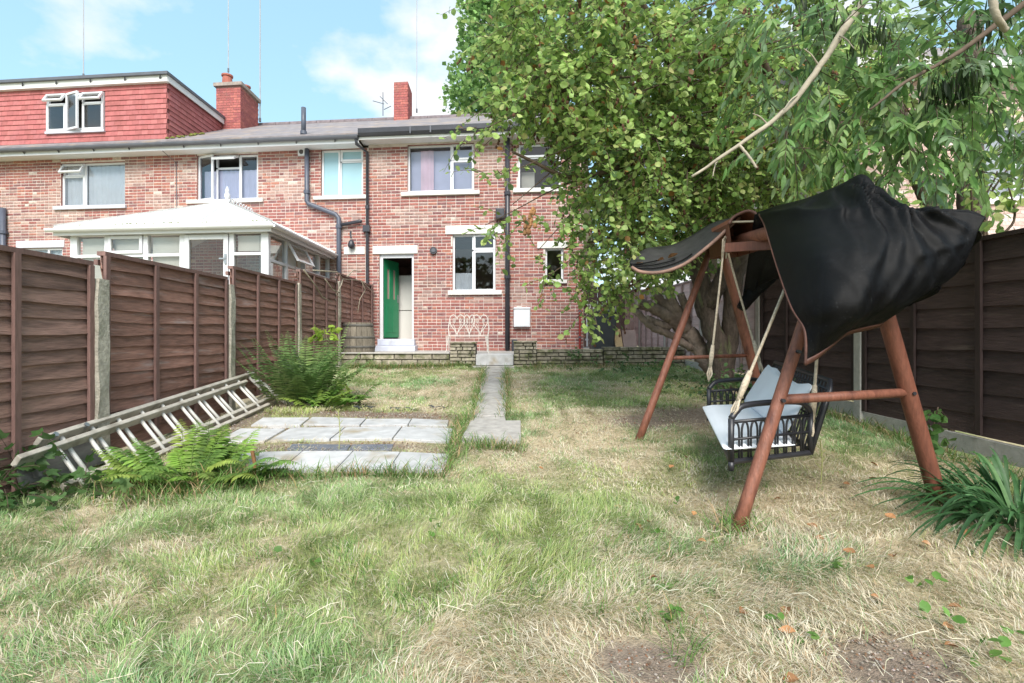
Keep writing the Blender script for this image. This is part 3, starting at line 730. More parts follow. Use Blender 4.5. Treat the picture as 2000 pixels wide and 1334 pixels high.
# fridge-freezer standing in the kitchen
fg = thing('fridge_freezer', 'tall pale fridge freezer just inside the open green door', 'fridge', F(fs(800), 1.15, .77))
s0_, s1_ = fs(776, .95), fs(822, .95); zt = fz(790, 538, .95)
zm = fz(790, 607, .95)
t = MB(F); t.box(s0_, s1_, 1.0, 1.55, .77, zt); obj('cabinet', t, m_fridge, fg, bevel=.015)
t = MB(F); t.box(s0_, s1_, .94, .998, zm+.008, zt); obj('door', t, m_fridge, fg, bevel=.015)
t = MB(F); t.box(s0_, s1_, .94, .998, .80, zm-.008); obj('door', t, m_fridge, fg, bevel=.015)

# aerials
def aerial(px, py0, py1, d, label, r=.012):
    D_ = 12.3 + d - .1*fs(px, d); b = at(px, py0, D_); e = at(px, py1, D_)
    o = thing('aerial_mast', label, 'aerial', b)
    t = MB(); t.tube([b, e], [r*1.2, r], 6); obj('mast', t, m_lead, o)
    t = MB(); t.tube([b, b+Vector((0,0,.12))], r*2.2, 8); obj('mast_foot', t, m_gutter, o)
    return o
aerial(163, 152, -30, 2.0, 'thin bare mast on the flat roof of the red dormer')
aerial(446, 141, -30, 3.0, 'thin mast rising from the pot of the wide capped chimney')
aerial(508, 238, -30, 3.75, 'long thin mast against the side of the wide capped chimney', .016)
aerial(814, 220, -30, 3.9, 'thin mast just behind the narrow brick chimney without pots')
b = at(748, 226, 16.2); ta = thing('tv_aerial', 'small branched television aerial beside the narrow brick chimney', 'aerial', b)
t = MB(); t.tube([b, at(748,180,16.2)], .014, 6); obj('mast', t, m_gutter, ta)
for (x0,y0,x1,y1) in ((728,197,750,203),(742,188,757,203),(750,214,764,207)):
    t = MB(); t.tube([at(x0,y0,16.2), at(x1,y1,16.1)], .012, 5); obj('boom', t, m_gutter, ta)
# ---------------------------------------------------------------- conservatory of the middle house
con = thing('conservatory', 'white framed conservatory with a pale hipped roof behind the left fence', 'conservatory', F(-3,-1.7,.5))
cf = -3.4; cL, cR = -4.86, -1.06; eL, eR = -5.1, -.93; ez = 2.93
def fsd(px): return fs(px, cf)
def Cz(px, py): return fz(px, py, cf)
t = MB(F); t.box(cL, cR, cf, cf+.10, .45, 1.15); t.box(cR-.10, cR, cf+.102, -.03, .45, 1.15); obj('dwarf_wall', t, m_white, con)
zt, zr = 2.76, 2.40
vt = [cL+.05, fsd(208), fsd(284), fsd(355), fsd(452), cR-.05]
for i, x in enumerate(vt):
    w = .07 if i in (0, 5) else .045
    t = MB(F); t.box(x-w, x+w, cf-.002, cf+.09, 1.152, zt); obj('post', t, m_white, con, bevel=.006)
t = MB(F); t.box(cL, cR, cf-.004, cf+.10, zt, zt+.05); obj('head_rail', t, m_white, con)
for i in range(5):
    x0, x1 = vt[i]+(.07 if i == 0 else .045), vt[i+1]-(.07 if i == 4 else .045)
    if i == 3:
        dm = MB(F); ring(dm, x0+.01, x1-.01, 1.16, zt-.01, .09, cf-.02, cf+.05); dd_ = obj('door', dm, m_white, con, bevel=.006)
        p = MB(F); p.quad((x0+.1,cf+.02,1.25),(x1-.1,cf+.02,1.25),(x1-.1,cf+.02,zt-.1),(x0+.1,cf+.02,zt-.1)); obj('pane', p, m_glass, dd_)
        hd = MB(F); hd.box(x1-.07,x1-.03,cf-.045,cf-.021,2.22,2.40); hd.box(x1-.16,x1-.05,cf-.06,cf-.046,2.30,2.325); obj('handle', hd, m_metal, dd_)
        continue
    if i == 1:
        v = MB(F); ring(v, x0+.005, x1-.005, zr+.03, zt-.005, .055, cf-.03, cf+.03); vo = obj('vent_window', v, m_white, con, bevel=.006)
        p = MB(F); p.quad((x0+.05,cf,zr+.08),(x1-.05,cf,zr+.08),(x1-.05,cf,zt-.05),(x0+.05,cf,zt-.05)); obj('pane', p, m_glass, vo)
    else:
        p = MB(F); p.quad((x0,cf+.04,zr),(x1,cf+.04,zr),(x1,cf+.04,zt),(x0,cf+.04,zt)); obj('pane', p, m_glass, con)
    t = MB(F); t.box(x0, x1, cf+.001, cf+.085, zr-.025, zr+.025); obj('transom', t, m_white, con)
    p = MB(F); p.quad((x0,cf+.04,1.16),(x1,cf+.04,1.16),(x1,cf+.04,zr-.02),(x0,cf+.04,zr-.02)); obj('pane', p, m_glass, con)
    bl = MB(F); b0 = zr+.06 if i == 4 else 1.3
    bl.quad((x0+.02,cf+.11,b0),(x1-.02,cf+.11,b0),(x1-.02,cf+.11,zt-.02),(x0+.02,cf+.11,zt-.02)); obj('blind', bl, m_cream, con)
ds_ = [cf+.05, -2.55, -1.6, -.75, -.06]
for i, y in enumerate(ds_[1:]):
    t = MB(F); t.box(cR-.09, cR+.001, y-.035, y+.035, 1.152, zt); obj('post', t, m_white, con)
t = MB(F); t.box(cR-.10, cR+.003, cf+.101, -.03, zt, zt+.05); obj('head_rail', t, m_white, con)
for i in range(4):
    y0, y1 = ds_[i]+(.05 if i == 0 else .036), ds_[i+1]-.036
    t = MB(F); t.box(cR-.085, cR-.001, y0, y1, zr-.1-.025, zr-.1+.025); obj('transom', t, m_white, con)
    p = MB(F); p.quad((cR-.04,y0,1.16),(cR-.04,y1,1.16),(cR-.04,y1,zr-.12),(cR-.04,y0,zr-.12)); obj('pane', p, m_glass, con)
    if i in (1,):
        an = R(30)
        def VT(x, y, z, g=zt-.01): return F(cR + x*math.cos(an) - (z-g)*math.sin(an), y, g + (z-g)*math.cos(an))
        v = MB(VT)
        for (ya, yb, za, zb) in ((y0,y0+.05,zr-.07,zt-.01),(y1-.05,y1,zr-.07,zt-.01),(y0+.05,y1-.05,zt-.06,zt-.01),(y0+.05,y1-.05,zr-.07,zr-.02)): v.box(-.03,.02,ya,yb,za,zb)
        vo = obj('vent_window', v, m_white, con)
        p = MB(VT); p.quad((0,y0+.05,zr-.02),(0,y1-.05,zr-.02),(0,y1-.05,zt-.06),(0,y0+.05,zt-.06)); obj('pane', p, m_glass, vo)
    else:
        p = MB(F); p.quad((cR-.04,y0,zr-.08),(cR-.04,y1,zr-.08),(cR-.04,y1,zt),(cR-.04,y0,zt)); obj('pane', p, m_glass, con)
    bl = MB(F); bl.quad((cR-.2,y0,1.2),(cR-.2,y1,1.2),(cR-.2,y1,zt-.02),(cR-.2,y0,zt-.02)); obj('blind', bl, m_cream, con)
fl = MB(F); fl.box(cL+.1, cR-.1, cf+.1, -.05, .50, .56); obj('floor', fl, m_cream, con)
# roof: three slopes of white sheets with glazing bars
ax, ay, az = (eL+eR)/2, -1.25, 3.90; ef = cf-.12
def slope(pts, nbars, a, b, c, d_):
    """pts: polygon of the slope; bars from the eaves edge a-b up to the edge c-d"""
    t = MB(F); th = .03
    q = [(x, y, z-th) for x, y, z in pts]; n = len(pts)
    t.add(list(pts)+q, [tuple(range(n)), tuple(range(2*n-1, n-1, -1))] + [(i, n+i, n+(i+1)%n, (i+1)%n) for i in range(n)])
    ro = obj('roof_panel', t, m_polyroof, con)
    for i in range(nbars+1):
        f = i/nbars; p0 = Vector(a)*(1-f)+Vector(b)*f; p1 = Vector(c)*(1-f)+Vector(d_)*f
        g = MB(); g.bar(F(p0.x,p0.y,p0.z+.012), F(p1.x,p1.y,p1.z+.012), .035, .03); obj('glazing_bar', g, m_polyroof, ro)
A_, B_, AP, RBk = (eL,ef,ez),(eR,ef,ez),(ax,ay,az),(ax,-.02,az)
slope([A_, B_, AP], 6, A_, B_, AP, AP)
slope([B_, (eR,-.02,ez), RBk, AP], 4, B_, (eR,-.02,ez), AP, RBk)
slope([(eL,-.02,ez), A_, AP, RBk], 4, (eL,-.02,ez), A_, RBk, AP)
t = MB(F); t.box(eL, eR, ef-.01, ef+.03, ez-.17, ez-.035); t.box(eR-.04, eR, ef+.03, -.02, ez-.17, ez-.035); t.box(eL, eL+.04, ef+.03, -.02, ez-.17, ez-.035); obj('fascia', t, m_white, con)
def gut(a, b, nrm):
    a = Vector(a); b = Vector(b); n = Vector(nrm); g = MB(F); pr = [(math.cos(x)*.055, math.sin(x)*.06) for x in [math.pi+math.pi*i/8 for i in range(9)]]
    v = []
    for p in (a, b):
        v += [p + n*(.06+u) + Vector((0,0,w)) for u, w in pr]; v += [p + n*(.06+u*.85) + Vector((0,0,w*.85)) for u, w in reversed(pr)]
    k = len(pr)*2; g.add([tuple(q) for q in v], [(i,(i+1)%k,k+(i+1)%k,k+i) for i in range(k)]); obj('gutter', g, m_white, con, smooth=True)
gut((eL-.08,ef-.01,ez-.06),(eR+.08,ef-.01,ez-.06),(0,-1,0)); gut((eR,ef-.06,ez-.06),(eR,-.03,ez-.06),(1,0,0))
mg = MB()
for i in range(60):
    p = F(random.uniform(eL,eR), ef+.02+random.uniform(0,.03), ez+.02); r_ = random.uniform(.006,.018); mg.lathe([(r_,0),(r_*.8,r_*.7)], 5, p)
obj('eaves_dirt', mg, m_moss, con, 'stuff')
fi = MB(); P0 = Vector(F(ax, ay, az)); fi.lathe([(.07,-.03),(.06,.03),(.035,.07),(.06,.10),(.06,.16),(.03,.22),(.045,.25),(.012,.34)], 10, P0); fi_o = obj('finial', fi, m_white, con, smooth=True)
for i in range(9):
    cpos = Vector(F(ax, ay+.09+i*.13, az+.03)); cr_ = MB(); cr_.tube([cpos+Vector((.0,-.055,0)), cpos+Vector((0,-.05,.06)), cpos+Vector((0,0,.10)), cpos+Vector((0,.05,.06)), cpos+Vector((0,.055,0))], .012, 6); obj('ridge_crest', cr_, m_white, con)

# ---------------------------------------------------------------- fences
def rough_board(mb, p0, dirv, nrm, L, z0, h, seg=7, lean=.022, wav=.008, th=.008):
    """feather-edge board: bottom edge stands proud of the board below, edges waney"""
    top = []; bot = []; botb = []
    ph = random.uniform(0, 9); bow = random.uniform(-.6, 1)*wav; tl = random.uniform(-.004,.004)
    for i in range(seg+1):
        f = i/seg; p = p0 + dirv*(L*f)
        wz = wav*math.sin(ph+f*5.5)+wav*.6*math.sin(2.3*ph+f*13) + tl*(f-.5) + bow*math.sin(math.pi*f) + random.uniform(-.0025,.0025)
        out = lean + max(0, random.gauss(0,.0035)) + .006*math.sin(ph*1.7+f*7)
        top.append(p + Vector((0,0,z0+h+.018))+nrm*.003); bot.append(p + Vector((0,0,z0+wz))+nrm*out); botb.append(p+Vector((0,0,z0+wz+.002))+nrm*(out-th-.003))
    n = seg+1; v = top+bot+botb; f = []
    for i in range(seg):
        f += [(n+i,n+i+1,i+1,i),(2*n+i,2*n+i+1,n+i+1,n+i),(i,i+1,2*n+i+1,2*n+i)]
    f += [(0,2*n,n),(n-1,2*n-1,3*n-1)]
    mb.add(v, f)
def fence_panel(fence, p0, p1, zb, zt, nrm, expo, bm_, cm_, nb=2, cap=True):
    p0 = Vector(p0); p1 = Vector(p1); L = (p1-p0).length; dv = (p1-p0).normalized(); nrm = Vector(nrm)
    t = MB(); up = Vector((0,0,1))
    t.bar(p0+up*(zt-.015)+nrm*.012, p1+up*(zt-.015)+nrm*.012, .062, .032)
    pan = obj('panel', t, cm_, fence)
    for zz in (zb+.02, zt-.08):
        t = MB(); t.bar(p0+up*zz-nrm*.028, p1+up*zz-nrm*.028, .03, .04); obj('rail', t, cm_, pan)
    n = int(round((zt-.03-zb)/expo)); ex = (zt-.03-zb)/n
    for i in range(n):
        b = MB(); slip = random.random() < .13; rough_board(b, p0, dv, nrm, L, zb+i*ex-(random.uniform(.004,.013) if slip else 0), ex, wav=random.uniform(.004,.012 if slip else .008), lean=.022+(random.uniform(.004,.012) if slip else 0))
        obj('board', b, bm_, pan)
    for f in [0.012] + [(k+1)/(nb+1) for k in range(nb)] + [.988]:
        q = p0 + dv*(L*f) + nrm*.040; b = MB(); b.bar(q+up*(zb+.01), q+up*(zt-.032), .042, .022, up=nrm); obj('batten', b, cm_, pan)
    return pan
def conc_post(fence, x, y, z0, z1, w=.10, mat=None, rough=True):
    t = MB(); n = 9 if rough else 2; v = []
    for i in range(n+1):
        z = z0+(z1-z0)*i/n; top = (i == n)
        for sx, sy in ((-1,-1),(1,-1),(1,1),(-1,1)):
            j = random.uniform(-.006,.006) if rough else 0; k = .82 if top and rough else 1
            v.append((x+sx*(w/2)*k+j, y+sy*(w/2)*k+j, z+(random.uniform(-.02,.015) if top and rough else 0)))
    f = [(4*i+j,4*i+(j+1)%4,4*i+4+(j+1)%4,4*i+4+j) for i in range(n) for j in range(4)] + [(0,3,2,1),(4*n,4*n+1,4*n+2,4*n+3)]
    t.add(v, f); return obj('post', t, mat or m_conc, fence, bevel=.006 if not rough else 0)
XF = lambda y: -2.975-.030*y+.0
lf = thing('timber_fence', 'brown overlapping-board fence with grey concrete posts behind the ladder', 'fence', (XF(6), 6, 0))
PY = [-.05, 1.88, 3.78, 5.64, 7.58, 9.50, 12.1]
PT = [1.40, 1.52, 1.61, 1.745, 1.945, 2.12]
for i in range(6):
    y0, y1 = PY[i]+.055, PY[i+1]-.055
    zb = PT[i]-1.52
    fence_panel(lf, (XF(y0),y0,0), (XF(y1),y1,0), zb, PT[i], (1,.03,0), .102, (m_fence, m_fence2, m_fence)[i % 3], m_batten)
PTOP = {2:1.397, 3:1.53, 4:1.735, 5:1.95}
for i in (1,2,3,4,5):
    conc_post(lf, XF(PY[i])+.03, PY[i], -.1, PTOP.get(i, 1.36), .105 if i < 3 else .09)
ep = MB(); ep.bar((XF(12.13)+.02,12.10,.5),(XF(12.13)+.02,12.10,2.15),.07,.07); obj('end_post', ep, m_batten, lf)
XR = lambda y: 3.66-.030*y
m_batpale = M('pale_sunlit_batten', (.33,.25,.24), .85, .2, 8)  # battens of the far panels, paled to share their painted-in sunlight
rfn = thing('timber_fence', 'dark brown board fence behind the swing seat, paler towards the house', 'fence', (XR(6), 6, 0))
RY = [-.75, 1.22, 3.18, 5.12, 7.08, 9.04, 11.0, 12.96, 14.9]
for i in range(8):
    y0, y1 = RY[i]+.055, RY[i+1]-.055
    zt = 1.72 + max(0, (RY[i]-3.2))*.045; zb = zt-1.50
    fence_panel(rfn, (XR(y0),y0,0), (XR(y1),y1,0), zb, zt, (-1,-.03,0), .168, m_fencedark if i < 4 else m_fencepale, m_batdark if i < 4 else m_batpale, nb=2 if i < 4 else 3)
    t = MB(); t.bar((XR(y0)-.005,y0,zb-.09),(XR(y1)-.005,y1,zb-.07),.05,.135); obj('gravel_board', t, m_concpale, rfn)
for i in range(1, 9):
    zt = 1.70 + max(0, (RY[i]-3.2))*.045; conc_post(rfn, XR(RY[i])-.01, RY[i], -.1, zt-.04, .10, m_concpale, False)
# bare bramble stems on the far end of the left fence
vine = thing('dead_vine', 'bare pale creeper stems hanging over the fence beside the barrel', 'dead vine', (-3.2,10,2))
for (pts) in ([(590,528),(640,531),(655,545),(690,548),(722,572),(716,600)],[(655,545),(648,556),(641,575),(655,590)],[(690,550),(700,566),(690,585),(686,610)],[(572,527),(600,560),(610,580),(628,590)],[(660,540),(672,528),(690,530)],[(618,545),(634,566),(644,572)]):
    t = MB(); q = []
    for (px, py) in pts:
        k = (px-1000)/1000; y = 3.02/(-k-.03) if px < 729 else 11.4; y = min(y, 11.9); q.append(Vector((XF(y)+.09+random.uniform(0,.05), y, 1+(650-py)/1000*y)))
    t.tube(q, [.012-.0015*i for i in range(len(q))], 6); obj('stem', t, m_barkpale, vine, smooth=True)

# ---------------------------------------------------------------- patio, low walls, path, slabs
t = MB(); y0 = 9.72; q = [(-3.20,y0),(3.35,9.95),(3.2,16),(1.9,16),(1.9,12.2),(-3.5,12.75)]
t.add([(x,y,.575) for x,y in q]+[(x,y,.1) for x,y in q], [tuple(range(6)), tuple(range(11,5,-1))]+[(i,6+i,6+(i+1)%6,(i+1)%6) for i in range(6)])
obj('patio', t, m_patio, kind='structure')
def stone_run(w, x0, x1, y0, y1, z0, z1, dep, courses, lmin, lmax):
    """courses of split stone along a low wall"""
    core = MB(); a = Vector((x0,y0+.03,0)); b = Vector((x1,y1+.03,0)); dv = (b-a).normalized(); nv = Vector((dv.y,-dv.x,0))
    ch = (z1-z0)/courses; L = (b-a).length
    cc_ = [a - nv*0, b, b - nv*(dep-.05), a - nv*(dep-.05)]
    core.add([(p.x,p.y,z0) for p in cc_]+[(p.x,p.y,z1-.012) for p in cc_], [(0,1,5,4),(1,2,6,5),(2,3,7,6),(3,0,4,7),(4,5,6,7)])
    obj('mortar_core', core, m_stonemortar, w)
    for r in range(courses):
        x = random.uniform(-.5,0)*lmin
        while x < L-.02:
            l = random.uniform(lmin, lmax); q0, q1 = max(x,0), min(x+l-.012, L); x += l
            if q1-q0 < .04: continue
            h0, h1 = z0+r*ch+.004, z0+(r+1)*ch-.006; t = MB(); v = []
            for dp, e in ((0,0),(.035+random.uniform(0,.012),.006)):
                for (u, z) in ((q0+e,h0+e),(q1-e,h0+e),(q1-e,h1-e),(q0+e,h1-e)):
                    p = a + dv*u + nv*(dp+random.uniform(-.005,.005)); v.append((p.x,p.y,z+random.uniform(-.003,.003)))
            for (u, z) in ((q0,h0),(q1,h0),(q1,h1),(q0,h1)):
                p = a + dv*u - nv*(dep-.055); v.append((p.x,p.y,z))
            f = [(4,5,6,7)]
            for i in range(4): j = (i+1)%4; f += [(i,j,4+j,4+i),(8+i,8+j,j,i)]
            t.add(v, f); obj('stone', t, m_stone, w)
lw = thing('low_wall', 'low mossy stone wall with one pillar on the left of the concrete step', 'low wall', (-2,9.6,.4))
stone_run(lw, -3.22, -1.16, 9.62, 9.60, .28, .605, .16, 3, .2, .42); stone_run(lw, -1.155, -.675, 9.53, 9.53, .28, .80, .32, 8, .12, .30)
t = MB(); t.box(-3.23, -1.17, 9.57, 9.76, .607, .632); obj('coping', t, m_concpale, lw, bevel=.006)
t = MB(); t.box(-1.165, -.665, 9.49, 9.86, .801, .825); obj('pillar_cap', t, m_stone, lw, bevel=.006)
rw = thing('low_wall', 'low split-stone wall with one pillar running from the step towards the tree', 'low wall', (1.5,9.7,.4))
stone_run(rw, .035, .455, 9.50, 9.50, .28, .82, .32, 8, .12, .26); stone_run(rw, .46, 1.72, 9.60, 9.68, .28, .695, .2, 6, .16, .36); stone_run(rw, 1.735, 3.32, 9.69, 9.85, .28, .735, .2, 6, .16, .36)
t = MB(); t.box(.025, .465, 9.46, 9.84, .821, .845); obj('pillar_cap', t, m_stone, rw, bevel=.006)
t = MB(); t.box(-.665, .025, 9.42, 9.95, .40, .60); obj('patio_step', t, m_slab, kind='structure', bevel=.008)
t = MB(); t.box(-.72, .04, 9.24, 9.60, .30, .392); obj('patio_step', t, m_path, kind='structure', bevel=.01)
def slab(mat, corners, th, root, name='paving_slab', dz=.0):
    t = MB(); v = []
    for x, y in corners: v.append((x, y, gz(x, y)+dz+th))
    for x, y in corners: v.append((x, y, gz(x, y)+dz-.04))
    t.add(v, [(0,1,2,3),(7,6,5,4)]+[(i,4+i,4+(i+1)%4,(i+1)%4) for i in range(4)])
    return obj(name, t, mat, root, bevel=.006)
def struct_root(name, loc):
    o = bpy.data.objects.new(name, None); COL.objects.link(o); o.location = loc; o['kind'] = 'structure'; return o
pth = struct_root('garden_path', (-.2, 7, .2))
yb = [5.02, 5.34, 5.80, 6.62, 7.42, 8.42, 9.22]
def pxl(y): return -.385-.026*(y-5), -.062-.012*(y-5)
for i in range(6):
    a0, a1 = pxl(yb[i]), pxl(yb[i+1]); g = .006
    slab(m_path, [(a0[0],yb[i]+g),(a0[1],yb[i]+g),(a1[1],yb[i+1]-g),(a1[0],yb[i+1]-g)], .022+random.uniform(-.004,.006), pth)
slab(m_path, [(-.43,4.36),(.075,4.34),(.085,4.98),(-.40,5.0)], .05, pth, 'concrete_block')
pv = struct_root('paved_patch', (-1.5, 4.4, .1))
r1 = [-2.12,-1.62,-1.23,-.86,-.475]; 
for i in range(4): slab(m_slab, [(r1[i]+.004,3.58),(r1[i+1]-.004,3.58),(r1[i+1]-.010,3.98),(r1[i]-.004,3.98)], .026+random.uniform(-.002,.003), pv)
r2 = [(-2.52,-2.10),(-2.05,-1.545),(-1.535,-1.015),(-1.005,-.53)]
for x0, x1 in r2: slab(m_slab, [(x0,4.33),(x1,4.33),(x1-.02,4.79),(x0-.02,4.79)], .026+random.uniform(-.003,.004), pv)
r3 = [(-2.50,-2.03),(-2.0,-1.46),(-1.45,-1.0),(-.99,-.62)]
for x0, x1 in r3: slab(m_slab, [(x0,4.90),(x1,4.90),(x1-.02,5.18),(x0-.02,5.18)], .026+random.uniform(-.003,.004), pv)
for x0, x1 in ((-1.78,-1.30),(-1.29,-.95)): slab(m_slabdark, [(x0,4.04),(x1,4.04),(x1-.02,4.19),(x0-.02,4.19)], .018, pv, 'dark_slab')
sh = MB()
for (x0,x1,y) in ((-1.35,-.98,5.62),(-.95,-.70,5.72),(-1.75,-1.5,5.6)):
    n = 8
    v = [(x0+(x1-x0)*i/n, y+.05*math.sin(i*1.7)+j*.06, gz(x0,y)+.02+.02*random.random()) for j in range(2) for i in range(n+1)]
    sh.add(v, [(i,i+1,n+2+i,n+1+i) for i in range(n)])
obj('membrane_scrap', sh, m_bin, pv)

# ---------------------------------------------------------------- barrel, wire bench, things by the side passage
br = thing('barrel', 'grey wooden half barrel standing on the patio against the fence', 'barrel', (-3.0,9.98,.575))
ns = 18
prof = [(.312,0),(.322,.14),(.318,.30),(.300,.46),(.272,.62)]
for k in range(ns):
    a0 = 2*math.pi*k/ns+.012; a1 = 2*math.pi*(k+1)/ns-.012; t = MB(); v = []
    for r_, z in prof:
        z2 = z*(1+random.uniform(-.004,.004))
        for a_ in (a0, (a0+a1)/2, a1): v.append((-3.0+r_*math.cos(a_), 9.98+r_*math.sin(a_), .577+z2))
    for r_, z in prof:
        for a_ in (a0, (a0+a1)/2, a1): v.append((-3.0+(r_-.025)*math.cos(a_), 9.98+(r_-.025)*math.sin(a_), .577+z))
    f = []
    for i in range(4):
        for j in range(2): b0 = i*3+j; f.append((b0,b0+1,b0+4,b0+3))
        f += [(i*3+2, 15+i*3+2, 15+i*3+5, i*3+5), (15+i*3, i*3, i*3+3, 15+i*3+3)]
    f += [(12,13,28,27),(13,14,29,28)]
    t.add(v, f); obj('stave', t, m_barrel, br)
for z, r_ in ((.155,.324),(.335,.316),(.565,.286)):
    t = MB(); t.lathe([(r_,z-.022),(r_+.006,z-.02),(r_+.004,z+.02),(r_-.002,z+.022)], 24, (-3.0,9.98,.577)); obj('hoop', t, m_hoop, br, smooth=True)
t = MB(); t.lathe([(.255,.57),(.255,.58)], 20, (-3.0,9.98,.577)); obj('soil', t, m_dark, br)

bn = thing('wire_bench', 'white wirework bench with heart-shaped backs in front of the brick wall', 'bench', (-.9,10.5,.575))
bx0, bx1, by = -1.30, -.50, 10.62; sz = .575+.36
def BT(u, w, z): return (bx0+(bx1-bx0)*u, by-w, z)
t = MB(); ringp = [BT(u,w,sz) for u, w in ((0,.02),(0,.30),(.06,.38),(.94,.38),(1,.30),(1,.02),(0,.02))]; t.tube(ringp, .008, 6)
for i in range(1, 12): t.tube([BT(i/12,.02,sz),BT(i/12,.37,sz)], .004, 4)
for w in (.10,.19,.28): t.tube([BT(0,w,sz),BT(1,w,sz)], .004, 4)
obj('seat', t, m_wire, bn)
for (u, sgn) in ((0,0),(1,0)):
    for w in (.03,.36):
        du = -.035 if u == 0 else .035; dw = -.06 if w < .1 else .06
        t = MB(); t.tube([BT(u,w,sz), BT(u+du*.3,w+dw*.1,sz-.15), BT(u+du*.2,w+dw*.4,sz-.28), BT(u+du*1.6,w+dw,.58)], .010, 6); obj('leg', t, m_wire, bn)
        t = MB(); t.tube([BT(u-du*1.2 + (.0),w,sz), BT(u+du*.3,w+dw*.6,sz-.24)], .007, 5); obj('leg_brace', t, m_wire, bn)
for k, (c0, wd_) in enumerate(((.20,.42),(.52,.30),(.80,.42))):
    t = MB(); hz0 = sz; Hh = .42; hp_ = []
    for i in range(29):
        a_ = -math.pi + 2*math.pi*i/28
        hx_ = 16*math.sin(a_)**3/17; hy_ = (13*math.cos(a_)-5*math.cos(2*a_)-2*math.cos(3*a_)-math.cos(4*a_)+17)/29
        hp_.append(BT(c0+hx_*wd_/2, .02-.05*hy_, hz0+.02+hy_*Hh))
    t.tube(hp_, .0085, 6)
    for sg in (-1, 1):                                             # inner scrolls
        sp = []
        for i in range(18):
            a_ = i/17*2.2*math.pi; rr = .075*(1-i/22)
            sp.append(BT(c0+sg*(wd_*.19 + rr*math.cos(a_)*wd_*.9), -.02, hz0+.30+rr*math.sin(a_)))
        t.tube(sp, .0065, 5)
        t.tube([BT(c0,.02,hz0), BT(c0+sg*wd_*.12,-.01,hz0+.16), BT(c0+sg*wd_*.27,-.02,hz0+.25)], .0065, 5)
    obj('back_heart', t, m_wire, bn)
t = MB(); t.tube([BT(0,.02,sz), BT(-.03,-.02,sz+.16), BT(.0,-.03,sz+.30)], .011, 6); t.tube([BT(1,.02,sz), BT(1.03,-.02,sz+.16), BT(1.0,-.03,sz+.30)], .011, 6); obj('back_rail', t, m_wire, bn)

bi = thing('wheelie_bin', 'dark wheelie bin at the corner of the brick house', 'bin', (1.88,10.75,.577))
t = MB(); v = []
for z, w in ((.60,.21),(1.40,.28)): v += [(1.88-w,10.75-w,z),(1.88+w,10.75-w,z),(1.88+w,10.75+w,z),(1.88-w,10.75+w,z)]
t.add(v, [(0,3,2,1),(4,5,6,7)]+[(i,(i+1)%4,4+(i+1)%4,4+i) for i in range(4)]); obj('body', t, m_bin, bi, bevel=.03)
t = MB(); t.box(1.58,2.18,10.44,11.05,1.402,1.47); obj('lid', t, m_bin, bi, bevel=.02)
for sx in (1.70,2.06): t = MB(); t.tube([(sx-.03,10.98,.66),(sx+.03,10.98,.66)], .085, 14); obj('wheel', t, m_blackpipe, bi)
def leaner(label, x0, x1, yb_, z1, mat, lean=.25, slant=0, name='leaning_board', th=.03):
    o = thing(name, label, 'board', ((x0+x1)/2, yb_, .577), 'boards leaning by the side passage')
    t = MB(); v = []
    for dy in (0, th):
        v += [(x0,yb_+dy,.58),(x1,yb_+dy,.58),(x1+slant,yb_+lean+dy,z1),(x0+slant,yb_+lean+dy,z1)]
    t.add(v, [(0,1,2,3),(7,6,5,4),(0,4,5,1),(1,5,6,2),(2,6,7,3),(3,7,4,0)]); obj('sheet', t, mat, o, bevel=.004)
    t = MB(); t.box(x0+.01,x1-.01,yb_-.02,yb_-.002,.60,.66); obj('batten', t, mat, o)
    return o
leaner('pale grey board leaning between the dark bin and the tan board', 2.02, 2.22, 10.65, 1.50, m_greyboard, .3, -.14)
leaner('tan plywood board leaning with a slanted edge', 2.14, 2.29, 10.45, 1.08, m_tan, .25, -.03)
leaner('dusty brown board leaning right of the tan one', 2.30, 2.58, 10.5, 1.06, m_brownboard, .22, .0)
gt = thing('slatted_gate', 'narrow gate of pale upright slats beside the corner of the house', 'gate', (1.75,11.3,.577))
for i, x in enumerate((1.66,1.72,1.80)):
    t = MB(); t.box(x-.018,x+.018,11.3,11.32,.70+.05*i,1.72-.08*i); obj('slat', t, m_greyboard if i else m_white, gt)
for z in (.85,1.45): t = MB(); t.box(1.62,1.84,11.322,11.345,z-.02,z+.02); obj('rail', t, m_greyboard, gt)
rp = thing('red_pipe', 'dull red pipe running down the corner of the brick house', 'pipe', F(4.93,-.05,.58))
t = MB(); t.tube([F(4.93,-.055,.58), F(4.93,-.055,1.75)], .022, 8); obj('tube', t, M('red_oxide', (.28,.03,.025), .6, .2, 20), rp)
for z in (.9,1.5): t = MB(); t.tube([F(4.93,-.055,z-.02), F(4.93,-.055,z+.02)], .03, 8); obj('clip', t, m_gutter, rp)
bg_ = thing('back_gate', 'brown boarded gate at the far end of the side passage', 'gate', (2.6,14.4,.577))
for i in range(11):
    t = MB(); x = 1.9+i*.128; t.box(x,x+.12,14.4,14.425,.6,2.3+random.uniform(-.01,.01)); obj('board', t, m_fencedark, bg_)
for z in (.9,1.95): t = MB(); t.box(1.9,3.3,14.43,14.47,z-.05,z+.05); obj('rail', t, m_batdark, bg_)

